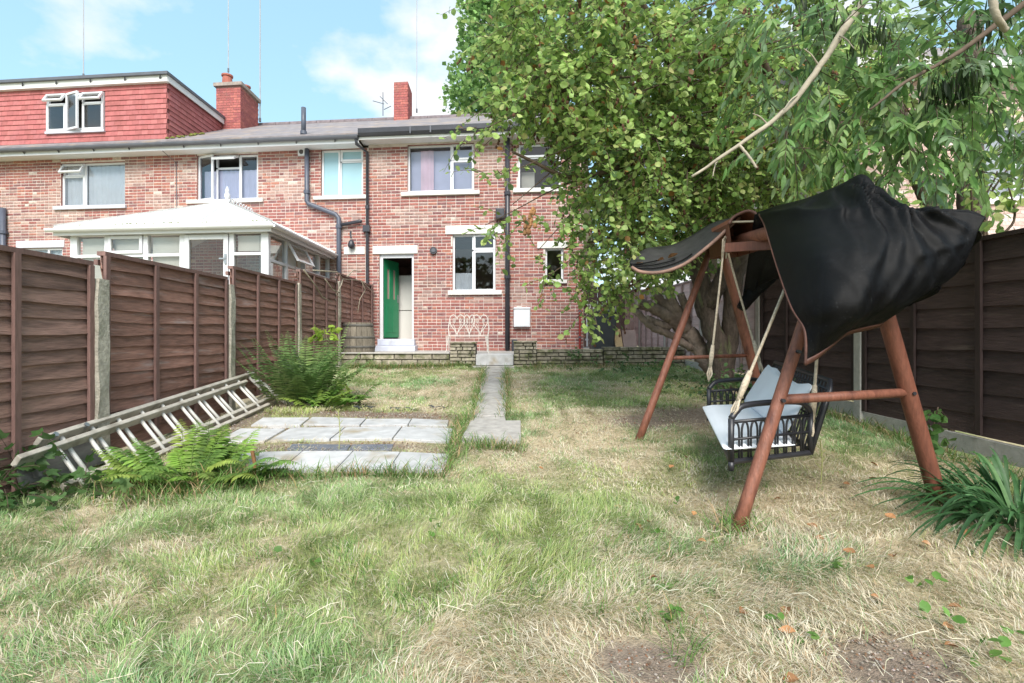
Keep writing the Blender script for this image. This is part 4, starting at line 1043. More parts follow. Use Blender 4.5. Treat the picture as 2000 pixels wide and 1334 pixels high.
# ---------------------------------------------------------------- ladder on its edge against the left fence
ld = thing('extension_ladder', 'weathered two-section ladder lying on its edge along the left fence', 'ladder', (-2.9,4.6,.1))
def LP(y, w, off=0):
    """y along the ladder, w = 0 bottom rail .. 1 top rail, off = out of its plane"""
    f = (y-3.35)/(6.05-3.35)
    lo = Vector((-2.82+.02*f, y, .035+ .21*f)); hi = Vector((-3.02-.05*f, y, .31+.20*f))
    n = Vector((.8,0,.58))
    return lo*(1-w)+hi*w + n*off
def rail(y0, y1, w, off):
    t = MB(); t.bar(LP(y0,w,off), LP(y1,w,off), .035, .075, up=(.6,0,.8)); return obj('stile', t, m_weather, ld, bevel=.006)
rail(3.20, 6.05, 0, .0); rail(3.25, 6.05, 1, .0); SH = Vector((.085,0,-.045))
for (w_, ya_, yb_) in ((.04,3.42,5.72),(1.0,3.02,5.72)):
    t = MB(); t.bar(LP(ya_,w_)+SH, LP(yb_,w_)+SH, .035, .075, up=(.6,0,.8)); obj('stile', t, m_weather, ld, bevel=.006)
y = 3.42; i = 0
while y < 5.98:
    t = MB(); t.tube([LP(y,0,.0), LP(y,1,.0)], .015, 8); obj('rung', t, m_alu, ld, smooth=True); y += .252
y = 3.30
while y < 5.7:
    t = MB(); t.tube([LP(y,.04)+SH, LP(y,1.0)+SH], .014, 8); obj('rung', t, m_alu, ld, smooth=True); y += .252
t = MB(); t.tube([at(478,728,6.08), at(575,795,5.98)], .036, 10); st_ = obj('stabiliser_bar', t, m_alu, ld, smooth=True)
t = MB(); t.tube([at(476,726.5,6.09), at(481,731,6.08)], .042, 10); obj('end_cap', t, m_weather, st_)
for y in (3.35, 3.6):
    t = MB(); t.tube([LP(y,1,.05), LP(y,1,-.12)], .018, 8); obj('bolt', t, m_metal, ld)
pk = thing('old_plank', 'grey weathered plank leaning behind the near end of the ladder', 'plank', (-3.0,3.4,.1))
t = MB(); v = []
for dx in (0, .025):
    v += [(-2.97-dx,3.12,.04),(-2.97-dx,3.80,.05),(-3.045-dx,3.80,.27),(-3.03-dx,3.12,.20)]
t.add(v, [(0,1,2,3),(7,6,5,4),(0,4,5,1),(1,5,6,2),(2,6,7,3),(3,7,4,0)]); obj('board', t, m_board, pk, bevel=.005)
t = MB(); t.bar((-2.96,3.2,.10),(-2.985,3.2,.19),.02,.04); obj('cleat', t, m_board, pk)

# ---------------------------------------------------------------- swing seat
sg = thing('garden_swing', 'red-brown wooden garden swing with rope-hung iron seat and torn black canopy', 'swing', (1.8,3.6,0))
nA = Vector((1.87,2.85,1.67)); fA = Vector((1.86,4.66,1.80))
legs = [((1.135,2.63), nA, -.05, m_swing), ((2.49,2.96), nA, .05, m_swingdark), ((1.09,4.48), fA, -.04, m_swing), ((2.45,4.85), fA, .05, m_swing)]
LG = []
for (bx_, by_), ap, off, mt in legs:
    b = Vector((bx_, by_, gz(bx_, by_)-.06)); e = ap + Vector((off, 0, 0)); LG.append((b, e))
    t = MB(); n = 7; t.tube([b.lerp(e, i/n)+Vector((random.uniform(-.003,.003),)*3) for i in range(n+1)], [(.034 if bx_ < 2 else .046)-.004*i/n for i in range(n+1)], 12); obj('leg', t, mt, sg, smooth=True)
def on_leg(i, z): b, e = LG[i]; return b.lerp(e, (z-b.z)/(e.z-b.z))
t = MB(); t.tube([on_leg(0,.645), on_leg(1,.66)], .026, 12); obj('crossbar', t, m_swing, sg, smooth=True)
t = MB(); t.tube([on_leg(2,.775), on_leg(3,.79)], .017, 12); obj('crossbar', t, m_swing, sg, smooth=True)
t = MB(); t.tube([nA+Vector((.0,.0,.0)), fA+Vector((0,.2,0))], .05, 12); obj('top_beam', t, m_swing, sg, smooth=True)
t = MB(); t.tube([Vector((1.87,2.84,1.70)), Vector((1.87,2.85,1.74))], .022, 8); obj('canopy_prop', t, m_iron, sg)
for (i_, z_) in ((0,.645),(1,.66),(0,.9),(1,1.2)):
    p_ = on_leg(i_, z_); t = MB(); t.tube([p_+Vector((0,-.052,0)), p_+Vector((0,-.02,0))], .011, 6); obj('bolt', t, m_iron, sg)
# curved visor at the far end: a stiff black sheet with a pale rust rim
def catmull(P, n):
    P = [Vector(p) for p in P]; P = [P[0]*2-P[1]] + P + [P[-1]*2-P[-2]]; out = []
    m_ = len(P)-3
    for k in range(n+1):
        x = k/n*m_; i = min(int(x), m_-1); u = x-i; a, b, c, d = P[i:i+4]
        out.append(.5*((2*b)+(c-a)*u+(2*a-5*b+4*c-d)*u*u+(3*b-a-3*c+d)*u**3))
    return out
def loft(mb, A, B, n2, thick=.0):
    n = len(A); v = []
    for j in range(n2+1):
        for i in range(n): v.append(A[i].lerp(B[i], j/n2))
    mb.add(v, [(j*n+i, j*n+i+1, (j+1)*n+i+1, (j+1)*n+i) for j in range(n2) for i in range(n-1)])
near = catmull([at(1234,522,4.25), at(1252,531,4.2), at(1290,532,4.15), at(1335,517,4.12), at(1375,488,4.1), at(1405,462,4.1), at(1428,440,4.1), at(1446,424,4.1)], 30)
far = catmull([at(1229,512,4.55), at(1238,500,4.6), at(1266,484,4.62), at(1312,478,4.66), at(1350,460,4.7), at(1385,438,4.75), at(1415,428,4.8), at(1446,424,4.9)], 30)
t = MB(); n2 = 6; v = []
N_ = len(near)
for j in range(n2+1):
    for i in range(N_):
        p = near[i].lerp(far[i], j/n2); p.z -= .012*math.sin(math.pi*j/n2)*max(0, 1-i/N_*.8); v.append(p)
t.add(v, [(j*N_+i, j*N_+i+1, (j+1)*N_+i+1, (j+1)*N_+i) for j in range(n2) for i in range(N_-1)])
m_fabric = M('black_mesh_fabric', (.0035,.0035,.004), .52, .4, 25, bump=.5, bscale=420, bdist=.003, spec=.15, col2=(.05,.05,.053), c2scale=150, c2lo=.66, c2hi=.72)  # grey flecks paint the mesh's sparkling sheen into the black
nt_ = m_fabric.node_tree; o_ = [n for n in nt_.nodes if n.type == 'OUTPUT_MATERIAL'][0]; src = o_.inputs[0].links[0].from_socket
tb = nt_.nodes.new('ShaderNodeBsdfTransparent'); xm = nt_.nodes.new('ShaderNodeMixShader'); xm.inputs[0].default_value = .10
nt_.links.new(src, xm.inputs[1]); nt_.links.new(tb.outputs[0], xm.inputs[2]); nt_.links.new(xm.outputs[0], o_.inputs[0])
m_fabric2 = M('dusty_black_fabric', (.030,.029,.030), .65, .35, 14, bump=.4, bscale=120, bdist=.003)
vs_ = obj('visor', t, m_fabric2, sg, smooth=True); so_ = vs_.modifiers.new('t', 'SOLIDIFY'); so_.thickness = .008
t = MB(); t.tube(near, .014, 8); obj('visor_rim', t, M('rubbed_rust_rim', (.22,.13,.10), .7, .4, 12), vs_, smooth=True)
for k in range(3):
    l = [near[i].lerp(far[i], .12+.13*k)+Vector((-.004,0,.012)) for i in range(0, 16-3*k)]
    t = MB(); t.tube(l, .007, 6); obj('visor_rib', t, m_fabric, vs_, smooth=True)
# gable end of the canopy box
t = MB(); q = [at(1424,436,4.0), at(1432,424,4.0), at(1462,413,3.95), at(1482,424,3.9), at(1492,452,3.9), at(1494,486,3.85), at(1430,492,4.0)]
q2 = [p+Vector((.04,.55,.02)) for p in q]; n = len(q)
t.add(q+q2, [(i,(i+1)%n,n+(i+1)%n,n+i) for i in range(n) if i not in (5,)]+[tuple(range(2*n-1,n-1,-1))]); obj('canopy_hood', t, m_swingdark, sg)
t = MB(); t.tube(catmull([at(1424,438,3.98), at(1433,424,3.98), at(1462,412,3.93), at(1483,424,3.88), at(1492,450,3.88)], 16), .012, 8); obj('hood_trim', t, m_trim, sg, smooth=True)
t = MB(); t.bar(at(1426,434,4.02), at(1492,432,3.88), .03, .012); obj('hood_bar', t, m_barkpale, sg)
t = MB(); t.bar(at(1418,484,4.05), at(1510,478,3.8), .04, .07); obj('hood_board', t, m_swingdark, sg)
# the black cloth: a sloping top sheet down to a crease, then a draped side that hangs from it in folds
top = catmull([at(1478,416,3.8), at(1520,402,3.55), at(1575,388,3.2), at(1640,362,2.95), at(1684,341,2.80), at(1712,366,2.72), at(1745,398,2.62), at(1790,409,2.57), at(1850,409,2.54), at(1896,412,2.50), at(1924,424,2.46)], 72)
crs = catmull([at(1482,420,3.6), at(1520,412,3.2), at(1575,410,2.86), at(1640,409,2.69), at(1684,406,2.64), at(1712,407,2.61), at(1745,409,2.56), at(1790,412,2.52), at(1850,412,2.50), at(1896,415,2.48), at(1924,426,2.45)], 72)
left = catmull([at(1482,420,3.6), at(1492,440,3.4), at(1508,494,3.0), at(1528,556,2.74), at(1546,604,2.58), at(1568,640,2.50), at(1572,672,2.47), at(1571,712,2.46)], 44)
bot = catmull([at(1571,712,2.46), at(1596,698,2.47), at(1624,675,2.49), at(1650,654,2.52), at(1682,645,2.53), at(1715,636,2.54), at(1738,612,2.56), at(1778,584,2.58)], 72)
right = catmull([at(1924,426,2.45), at(1908,455,2.45), at(1893,492,2.46), at(1870,530,2.48), at(1836,556,2.5), at(1778,584,2.58)], 44)
nu, nv, nt_ = 96, 60, 10; v = []
def res(P, n):
    m_ = len(P)-1; out = []
    for k in range(n+1):
        x = k/n*m_; i = min(int(x), m_-1); out.append(P[i].lerp(P[i+1], x-i))
    return out
top, crs, bot = res(top, nu), res(crs, nu), res(bot, nu); left, right = res(left, nv), res(right, nv)
PKX, PKZ = 1.895, 1.87
PLEATS = [(-.95,.05,.018,.55),(-.62,.045,.026,.42),(-.36,.05,.034,.50),(-.10,.045,.030,.36),(.10,.05,.038,.46),(.33,.045,.028,.40),(.58,.05,.030,.52),(.92,.06,.022,.60),(1.25,.05,.014,.5)]
CREASE = [(1.52,1.30,.35,-.9,.007),(1.75,1.15,.5,.75,.008),(2.05,1.40,.95,.25,.009),(1.62,1.52,1.0,-.12,.006),(2.15,1.25,.8,.55,.008),(1.66,1.05,.25,-.95,.007),(1.95,1.12,.9,.42,.007)]
def drape(p, w):
    """radial pleats that die away below the pole, and a few taut creases"""
    dx, dz = p.x-PKX, PKZ-p.z; r_ = math.hypot(dx, dz); an = math.atan2(dx, max(dz,.001)); o = 0
    for (a0, wd, am, ln) in PLEATS:
        q = (an-a0-.10*math.sin(r_*9+a0*5))/(wd*(1+.6*r_)); o += am*math.exp(-q*q)*min(1, r_/.12)*math.exp(-(r_/ln)**2.2)*2.0
        q2 = (an-a0-.09)/(wd*1.2); o -= am*.8*math.exp(-q2*q2)*min(1, r_/.14)*math.exp(-(r_/ln)**2)
    for (x0, z0, ex, ezz, am) in CREASE:
        L_ = math.hypot(ex, ezz); ex_, ez_ = ex/L_, ezz/L_; al = (p.x-x0)*ex_+(p.z-z0)*ez_; pr = -(p.x-x0)*ez_+(p.z-z0)*ex_
        o += am*math.exp(-(abs(pr)/.016)**1.3)*math.exp(-(al/.22)**4)
    o += .004*math.sin(p.x*31+p.z*17)*math.sin(p.z*23-p.x*9) + .0025*math.sin(p.x*67-p.z*41)
    return o
for j in range(nt_):
    for i in range(nu+1):
        w = j/nt_; p = top[i].lerp(crs[i], w); u = i/nu
        p.z -= .012*math.sin(math.pi*w); k = min(1, u*7)*min(1, (1-u)*9)*min(1, w*4); o_ = drape(p, 0)*k; v.append(p + Vector((0,-1,.35))*o_)
for j in range(nv+1):
    w = j/nv
    for i in range(nu+1):
        u = i/nu
        p = crs[i]*(1-w)+bot[i]*w + left[j]*(1-u)+right[j]*u - (crs[0]*(1-u)*(1-w)+crs[-1]*u*(1-w)+bot[0]*(1-u)*w+bot[-1]*u*w)
        k = min(1, u*7)*min(1, (1-u)*9)*min(1, (1-w)*6+.12); v.append(p + Vector((0,-1,0))*drape(p, w)*k)
rows_ = nt_+nv
t = MB(); t.add(v, [(j*(nu+1)+i, j*(nu+1)+i+1, (j+1)*(nu+1)+i+1, (j+1)*(nu+1)+i) for j in range(rows_) for i in range(nu)])
cl = obj('canopy', t, m_fabric, sg, smooth=True); so_ = cl.modifiers.new('t', 'SOLIDIFY'); so_.thickness = .004
nv = rows_
def band(mb, P, up, w):
    n = len(P); vv = [p+Vector((0,-.006,0)) for p in P]+[p+Vector((0,-.008,0))+up[i]*w for i, p in enumerate(P)]
    mb.add(vv, [(i,i+1,n+1+i,n+i) for i in range(n-1)])
g = lambda j, i: v[j*(nu+1)+i]
t = MB(); rws = [[g(nv,i)+Vector((0,-.010,-.006)) for i in range(nu+1)]]+[[g(nv-k,i)+Vector((0,-.010,0)) for i in range(nu+1)] for k in (1,2)]
t.add(sum(rws,[]), [(k*(nu+1)+i,k*(nu+1)+i+1,(k+1)*(nu+1)+i+1,(k+1)*(nu+1)+i) for k in range(2) for i in range(nu)]); o = obj('canopy_trim', t, m_trim, cl, smooth=True); o.modifiers.new('t','SOLIDIFY').thickness=.005
t = MB(); t.tube([g(j,0)+Vector((0,-.008,0)) for j in range(nt_,nv+1)], .007, 8); obj('canopy_trim', t, m_trim, cl, smooth=True)
# back sheet of the cloth, hanging behind the beam
bk_bot = catmull([at(1448,598,4.5), at(1470,575,4.4), at(1500,548,4.2), at(1560,545,3.9), at(1640,590,3.5), at(1740,600,3.25), at(1800,588,3.1), at(1850,545,3.0), at(1890,500,2.85), at(1915,450,2.6)], 56)
top2 = [p+Vector((.0,.03,-.004)) for p in top]
t = MB(); v2 = []
for j in range(17):
    w = j/16
    for i in range(57): q = top2[int(i*96/56)].lerp(bk_bot[i], w); q = q + Vector((.05,.12,.0))*math.sin(math.pi*w)*.8 + Vector((0,.03*math.sin(i*.9),0))*w; v2.append(q)
t.add(v2, [(j*57+i, j*57+i+1, (j+1)*57+i+1, (j+1)*57+i) for j in range(16) for i in range(56)]); b2 = obj('canopy_back', t, m_fabric, sg, smooth=True); b2.modifiers.new('t','SOLIDIFY').thickness=.004
t = MB(); q = [at(1505,520,4.25), at(1465,520,4.3), at(1490,545,4.4), at(1450,590,4.45), at(1438,602,4.45), at(1450,610,4.42), at(1500,572,4.3), at(1545,560,4.1)]
t = MB(); t.tube(catmull([at(1500,530,4.35), at(1480,558,4.4), at(1460,585,4.42), at(1447,603,4.42)],10), [.10,.095,.085,.075,.065,.06,.055,.05,.048,.045,.04], 10); obj('canopy_tail', t, m_fabric, cl, smooth=True)

# iron seat: base rails, two arms of hooped bars, slatted back
P = lambda x, y, z: Vector((x, y, z))
nf, nb_, ff, fb_ = P(1.19,2.78,.30), P(1.72,2.95,.31), P(1.53,3.98,.36), P(2.02,4.12,.37)
t = MB(); t.tube([nf,nb_,fb_,ff,nf], .016, 8)
for i in range(1,7): t.tube([nf.lerp(ff,i/7), nb_.lerp(fb_,i/7)], .007, 5)
obj('seat_frame', t, m_iron, sg)
up = P(0,0,1)
def arm(a, b, h):
    t = MB(); e1 = up*h
    t.tube([a, a+e1*.78], .017, 8); t.tube([b, b+e1*.78], .017, 8)
    A1 = a+e1*.78; B1 = b+e1*.78
    t.tube(catmull([A1, A1.lerp(B1,.06)+e1*.12, A1.lerp(B1,.16)+e1*.22, A1.lerp(B1,.5)+e1*.24, A1.lerp(B1,.84)+e1*.21, A1.lerp(B1,.94)+e1*.12, B1], 22), .017, 8)
    t.tube([a+e1*.72, b+e1*.72], .010, 6); t.tube([a+e1*.40, b+e1*.40], .008, 6); t.tube([a-e1*.16, a], .017, 8)
    o = obj('arm', t, m_iron, sg, smooth=True)
    n = 9
    for i in range(n):
        p0 = a.lerp(b, (i+.15)/n); p1 = a.lerp(b, (i+.85)/n); q = [p0]
        for k in range(9): an = math.pi*k/8; q.append(p0.lerp(p1, .5-.5*math.cos(an)) + e1*(.52+.18*math.sin(an)))
        q.append(p1)
        s = MB(); s.tube(q, .0062, 5); obj('hoop', s, m_iron, o, smooth=True)
arm(nf, nb_, .30); arm(ff, fb_, .26)
bt0, bt1 = P(1.87,2.99,.705), P(2.13,4.16,.755)
t = MB(); t.tube([nb_, nb_.lerp(bt0,.9), bt0.lerp(bt1,.03)+up*.01, bt0.lerp(bt1,.97)+up*.01, fb_.lerp(bt1,.9), fb_], .016, 8); t.tube([nb_.lerp(bt0,.9), fb_.lerp(bt1,.9)], .009, 6); t.tube([nb_.lerp(bt0,.45), fb_.lerp(bt1,.45)], .007, 6); bo = obj('back_frame', t, m_iron, sg, smooth=True)
for i in range(1, 22):
    f = i/22; s = MB(); s.tube([nb_.lerp(fb_,f), bt0.lerp(bt1,f)], .0058, 5); obj('back_rod', s, m_iron, bo)
# ropes with whipped splices
def rope(a, b, knot=.16, loop=True):
    t = MB(); n = 12; pts = [a.lerp(b, i/n)+Vector((0,0,-.012*math.sin(math.pi*i/n))) for i in range(n+1)]
    t.tube(pts, .0085, 6); d = (a-b).normalized()
    t.tube([b+d*.10, b+d*(.12+knot*.5), b+d*(.12+knot)], [.013,.019,.013], 8)
    s = d.cross(up).normalized()
    t.tube([b+d*.12+s*.004, b+s*.02+d*.05, b-d*.01, b-s*.02+d*.05, b+d*.12-s*.004], .007, 6)
    obj('rope', t, m_rope, sg, smooth=True)
tn = P(1.86,2.98,1.76); tf = at(1416,462,4.12)
rope(tf, ff+up*.27); rope(at(1417,476,4.14), fb_+up*.30); rope(tn+P(-.06,.02,0), nf+up*.24); rope(at(1610,500,2.95), nb_+up*.07, .2)
t = MB(); t.tube([at(1410,505,4.1), at(1412,468,4.1), at(1417,462,4.1), at(1421,470,4.1), at(1418,505,4.1)], .007, 6); obj('rope_loop', t, m_rope, sg, smooth=True)
# cushions: two slabs of foam
def foam(name, label, c, th, nrm, sag=.0, torn=False):
    """soft slab on the four corner points c"""
    c = [Vector(p) for p in c]; n = 12; V_ = []; nn = Vector(nrm).normalized()
    def edge(x): return (1-abs(2*x-1)**14)
    for sidez in (0, 1):
        for j in range(n+1):
            for i in range(n+1):
                u, w = i/n, j/n
                p = c[0].lerp(c[1], u).lerp(c[3].lerp(c[2], u), w)
                k = th*(.5+.5*edge(u)*edge(w)) if sidez else th*(.5-.5*edge(u)*edge(w))
                p = p + nn*k - Vector((0,0,sag*math.sin(math.pi*u)*math.sin(math.pi*w)))
                if torn and j == n: p = p + Vector((0,0,-.05*max(0,math.sin(u*3.1+.2))**2 + .018*math.sin(u*19)))
                V_.append(p)
    m_ = n+1; f = []
    for j in range(n):
        for i in range(n):
            a_ = j*m_+i; f.append((a_+m_*m_, a_+1+m_*m_, a_+m_+1+m_*m_, a_+m_+m_*m_)); f.append((a_+m_, a_+m_+1, a_+1, a_))
    for i in range(n):
        for (a_, b_) in ((i, i+1), (n*m_+i+1, n*m_+i), ((i+1)*m_, i*m_), (i*m_+n, (i+1)*m_+n)): f.append((a_, b_, b_+m_*m_, a_+m_*m_))
    t = MB(); t.add(V_, f); o = obj(name, t, m_cush, smooth=True); s = o.modifiers.new('s','SUBSURF'); s.levels = 1; s.render_levels = 1
    return tag(o, label, 'cushion')
foam('seat_cushion', 'white foam seat cushion pushed askew on the iron swing seat', [(1.13,2.74,.335),(1.62,2.90,.325),(1.96,4.02,.40),(1.45,3.92,.40)], .075, (0,0,1), .01)
foam('back_cushion', 'white foam back cushion with a torn upper edge leaning in the swing', [(1.60,2.93,.40),(1.83,3.98,.45),(2.03,3.99,.745),(1.80,3.00,.675)], .07, (-.85,.1,.4), .0, True)
# ---------------------------------------------------------------- neighbour's house beyond the right fence
nh = thing('brick_house', 'pale brick house glimpsed through the leaves beyond the dark fence', 'house', (10.5, 10, 0))
x0, x1, y0, y1 = 6.5, 15.5, 9.6, 17.0
wz = [(8.75,10.2,3.5,4.9),(12.2,13.8,3.5,4.9),(8.7,10.3,1.1,2.5)]
xsn = sorted({x0,x1,*[w[0] for w in wz],*[w[1] for w in wz]}); zsn = sorted({0,6.0,*[w[2] for w in wz],*[w[3] for w in wz]})
t = MB()
for i in range(len(xsn)-1):
    for j in range(len(zsn)-1):
        cx_, cz_ = (xsn[i]+xsn[i+1])/2, (zsn[j]+zsn[j+1])/2
        if any(w[0] < cx_ < w[1] and w[2] < cz_ < w[3] for w in wz): continue
        t.quad((xsn[i],y0,zsn[j]),(xsn[i+1],y0,zsn[j]),(xsn[i+1],y0,zsn[j+1]),(xsn[i],y0,zsn[j+1]))
t.quad((x0,y1,0),(x0,y0,0),(x0,y0,6.0),(x0,y1,6.0)); t.quad((x1,y0,0),(x1,y1,0),(x1,y1,6.0),(x1,y0,6.0)); t.quad((x1,y1,0),(x0,y1,0),(x0,y1,6),(x1,y1,6))
obj('wall', t, m_mortar, nh)
t = MB()
PB = [(.56,.40,.36),(.60,.46,.42),(.52,.36,.32),(.62,.52,.48)]
for r in range(78):
    z = .04+r*.075
    cuts = [(w[0],w[1]) for w in wz if w[2]-.02 < z < w[3]+.02]
    for a_, b_ in sub_intervals(x0, min(x1, 11.5), cuts):
        x = a_-(r%2)*.1125
        while x < b_-.03:
            q0, q1 = max(x,a_), min(x+.215,b_); x += .225
            if q1-q0 < .04: continue
            Y = y0-.006-random.uniform(0,.002)
            t.add([(q0,Y,z-.032),(q1,Y,z-.032),(q1,Y,z+.032),(q0,Y,z+.032),(q0,y0+.002,z-.032),(q1,y0+.002,z-.032),(q1,y0+.002,z+.032),(q0,y0+.002,z+.032)], [(0,1,2,3),(0,4,5,1),(1,5,6,2),(2,6,7,3),(3,7,4,0)], random.choice(PB))
obj('brickwork', t, m_brick, nh, 'stuff')
for (a_,b_,c_,d_) in wz:
    t = MB(); Y0, Y1 = y0+.05, y0+.11
    for q in ((a_,a_+.07,c_,d_),(b_-.07,b_,c_,d_),(a_+.07,b_-.07,c_,c_+.07),(a_+.07,b_-.07,d_-.07,d_),((a_+b_)/2-.03,(a_+b_)/2+.03,c_+.07,d_-.07)): t.box(q[0]+.002,q[1]-.002,Y0,Y1,q[2]+.002,q[3]-.002)
    w_ = obj('window', t, m_white, nh); p = MB(); p.quad((a_+.05,y0+.08,c_+.05),(b_-.05,y0+.08,c_+.05),(b_-.05,y0+.08,d_-.05),(a_+.05,y0+.08,d_-.05)); obj('pane', p, m_glass, w_)
    p = MB(); p.quad((a_,y0+.2,c_),(b_,y0+.2,c_),(b_,y0+.2,d_),(a_,y0+.2,d_)); obj('curtain', p, m_net, w_)
    p = MB(); p.box(a_-.08,b_+.08,y0-.06,y0+.12,c_-.10,c_-.003); obj('sill', p, m_whitepaint, nh, bevel=.008)
t = MB(); ym = (y0+y1)/2; t.add([(x0-.3,y0-.4,5.95),(x1+.3,y0-.4,5.95),(x1+.3,ym,8.4),(x0-.3,ym,8.4),(x0-.3,y1+.4,5.95),(x1+.3,y1+.4,5.95)], [(0,1,2,3),(3,2,5,4),(0,3,4),(1,5,2),(0,4,5,1)]); obj('roof', t, m_slate, nh)
t = MB(); t.box(x0-.3,x1+.3,y0-.42,y0-.38,5.76,5.94); obj('fascia', t, m_soffit, nh)

# ---------------------------------------------------------------- leaves
def unit(a): return a/np.maximum(np.linalg.norm(a, axis=-1, keepdims=True), 1e-9)
# leaf outlines: (x, y, z) per unit length, folded along the midrib; faces as quads
def leaf_shape(ws, fold=.18, curl=.12):
    n = len(ws); V = []
    for i, w in enumerate(ws):
        y = i/(n-1); z = -curl*(y*y)
        V += [(-w, y, z+fold*w), (0, y, z), (w, y, z+fold*w)]
    Fq = []
    for i in range(n-1):
        a = i*3; Fq += [(a,a+1,a+4,a+3),(a+1,a+2,a+5,a+4)]
    return np.array(V), np.array(Fq)
ROUND = leaf_shape([.02,.30,.40,.33,.03])
LANCE = leaf_shape([.01,.13,.15,.10,.01], .2, .2)
STRAP = leaf_shape([.03,.05,.03], .1, .05)
FARL = (np.array([(-.5,0,0),(.5,0,.1),(.45,.9,0),(-.4,1,.12)]), np.array([(0,1,2,3)]))
KEY = leaf_shape([.02,.09,.02], .1, .0)
def leaf_arrays(shape, P, D, N, size, col):
    """P base points, D direction of the midrib, N rough normal"""
    Vs, Fs = shape; D = unit(D); X = unit(np.cross(D, N)); Z = np.cross(X, D)
    V = P[:,None,:] + size[:,None,None]*(Vs[None,:,0:1]*X[:,None,:] + Vs[None,:,1:2]*D[:,None,:] + Vs[None,:,2:3]*Z[:,None,:])
    k = len(Vs); FF = np.arange(len(P))[:,None,None]*k + Fs[None]
    return V.reshape(-1,3), FF.reshape(-1, Fs.shape[1]), np.repeat(col, k, 0)
def pal(n, cols, p=None):
    c = np.array(cols)[RNG.choice(len(cols), n, p=p)]
    return c*RNG.uniform(.78, 1.22, (n,1))*RNG.uniform(.94,1.06,(n,3))
GREENL = [(.27,.40,.11),(.35,.48,.15),(.19,.30,.09),(.43,.53,.19),(.17,.27,.11),(.54,.57,.23),(.36,.18,.06)]
GP = [.27,.25,.17,.15,.10,.045,.015]
ASHL = [(.16,.28,.09),(.22,.36,.12),(.13,.23,.09),(.28,.41,.16),(.24,.34,.20)]
def in_view(P): 
    y = np.maximum(P[:,1], .05); a = P[:,0]/y; b = (P[:,2]-1)/y
    return (P[:,1] > .3)&(abs(a) < 1.0)&(b < .65)&(b > -.7)

class Crown:
    """twigs with alternate leaves, gathered clump by clump"""
    def __init__(s): s.P=[]; s.D=[]; s.N=[]; s.S=[]; s.C=[]; s.tw=[]
    def clump(s, c, r, ntw, L=.34, per=11, size=.065, cols=GREENL, p=GP, droop=.45, up=.5, outward=1.0, sv=.3, shell=.45):
        c = np.array(c); r = np.array(r)
        q = unit(RNG.normal(size=(ntw,3)))*(RNG.uniform(shell,1,(ntw,1))**.6); base = c + q*r
        d = unit(q*outward + RNG.normal(size=(ntw,3))*.55 + np.array([0,0,-droop]))
        Ln = L*RNG.uniform(.6,1.3,(ntw,1))
        light = RNG.uniform(.82,1.18,(ntw,1))
        end = base + d*Ln; end[:,2] -= .25*Ln[:,0]*droop
        for b, e in zip(base, end): s.tw.append((b, (b+e)/2+np.array([0,0,.02]), e))
        for k in range(per):
            t = (k+.5)/per; P = base + d*Ln*t; P[:,2] -= .25*Ln[:,0]*droop*t*t
            side = unit(np.cross(d, np.array([[0,0,1.]]))+1e-6)*(1 if k%2 else -1)
            D = unit(d*.55 + side*.75 + RNG.normal(size=(ntw,3))*.35 + np.array([0,0,-.30*droop]))
            N = unit(np.array([[0,0,1.]])*up + RNG.normal(size=(ntw,3))*.55)
            s.P.append(P + RNG.normal(size=P.shape)*.008); s.D.append(D); s.N.append(N)
            s.S.append(size*RNG.uniform(1-sv,1+sv,ntw)); s.C.append(pal(ntw, cols, p)*light)
        return s
    def finish(s, root, shape, name='foliage', nsingle=300, twr=.0035, mat=None, single_name='leaf'):
        P,D,N,S,C = (np.concatenate(x) for x in (s.P,s.D,s.N,s.S,s.C))
        dist = np.linalg.norm(P-np.array([0,0,1.]), axis=1)
        order = np.argsort(np.where(in_view(P), -S/dist, 1))
        one = order[:nsingle]; rest = order[nsingle:]
        V,FF,T = leaf_arrays(shape, P[rest], D[rest], N[rest], S[rest], C[rest])
        obj_np(name, V, FF, mat or m_leaf, root, 'stuff', T)
        Vs, Fs = shape; meshes = []
        cl = [C[i] for i in one[:8]] if nsingle else []
        for c in cl:
            me = bpy.data.meshes.new(single_name); me.from_pydata([tuple(v) for v in Vs], [], [tuple(int(x) for x in f) for f in Fs])
            a = me.color_attributes.new('tint','FLOAT_COLOR','POINT'); a.data.foreach_set('color', np.tile(np.array([*c,1],dtype=np.float32), len(Vs)))
            me.materials.append(mat or m_leaf); me.update(); meshes.append(me)
        off = wloc(root)
        for j, i in enumerate(one):
            d = Vector(D[i]).normalized(); x = d.cross(Vector(N[i])).normalized(); z = x.cross(d); sz = float(S[i])
            o = bpy.data.objects.new(single_name, meshes[j % len(meshes)]); COL.objects.link(o); o.parent = root
            mtx = Matrix(((x.x,d.x,z.x,0),(x.y,d.y,z.y,0),(x.z,d.z,z.z,0),(0,0,0,1)))
            o.location = Vector(P[i])-off; o.rotation_euler = mtx.to_euler(); o.scale = (sz,sz,sz)
        if s.tw and twr:
            A = np.array(s.tw); nT = len(A); ang = np.array([0,2.094,4.189]); V = []
            d = unit(A[:,2]-A[:,0]); x = unit(np.cross(d, np.array([[.3,.2,1.]]))); y = np.cross(d, x)
            rr = [twr, twr*.7, twr*.3]
            for k in range(3):
                for a in ang: V.append(A[:,k] + (x*math.cos(a)+y*math.sin(a))*rr[k])
            V = np.stack(V, 1).reshape(-1,3)
            fb = [(k*3+j, k*3+(j+1)%3, k*3+3+(j+1)%3, k*3+3+j) for k in range(2) for j in range(3)]
            FF = (np.arange(nT)[:,None,None]*9+np.array(fb)[None]).reshape(-1,4)
            obj_np('twigs', V, FF, m_twig, root, 'stuff')
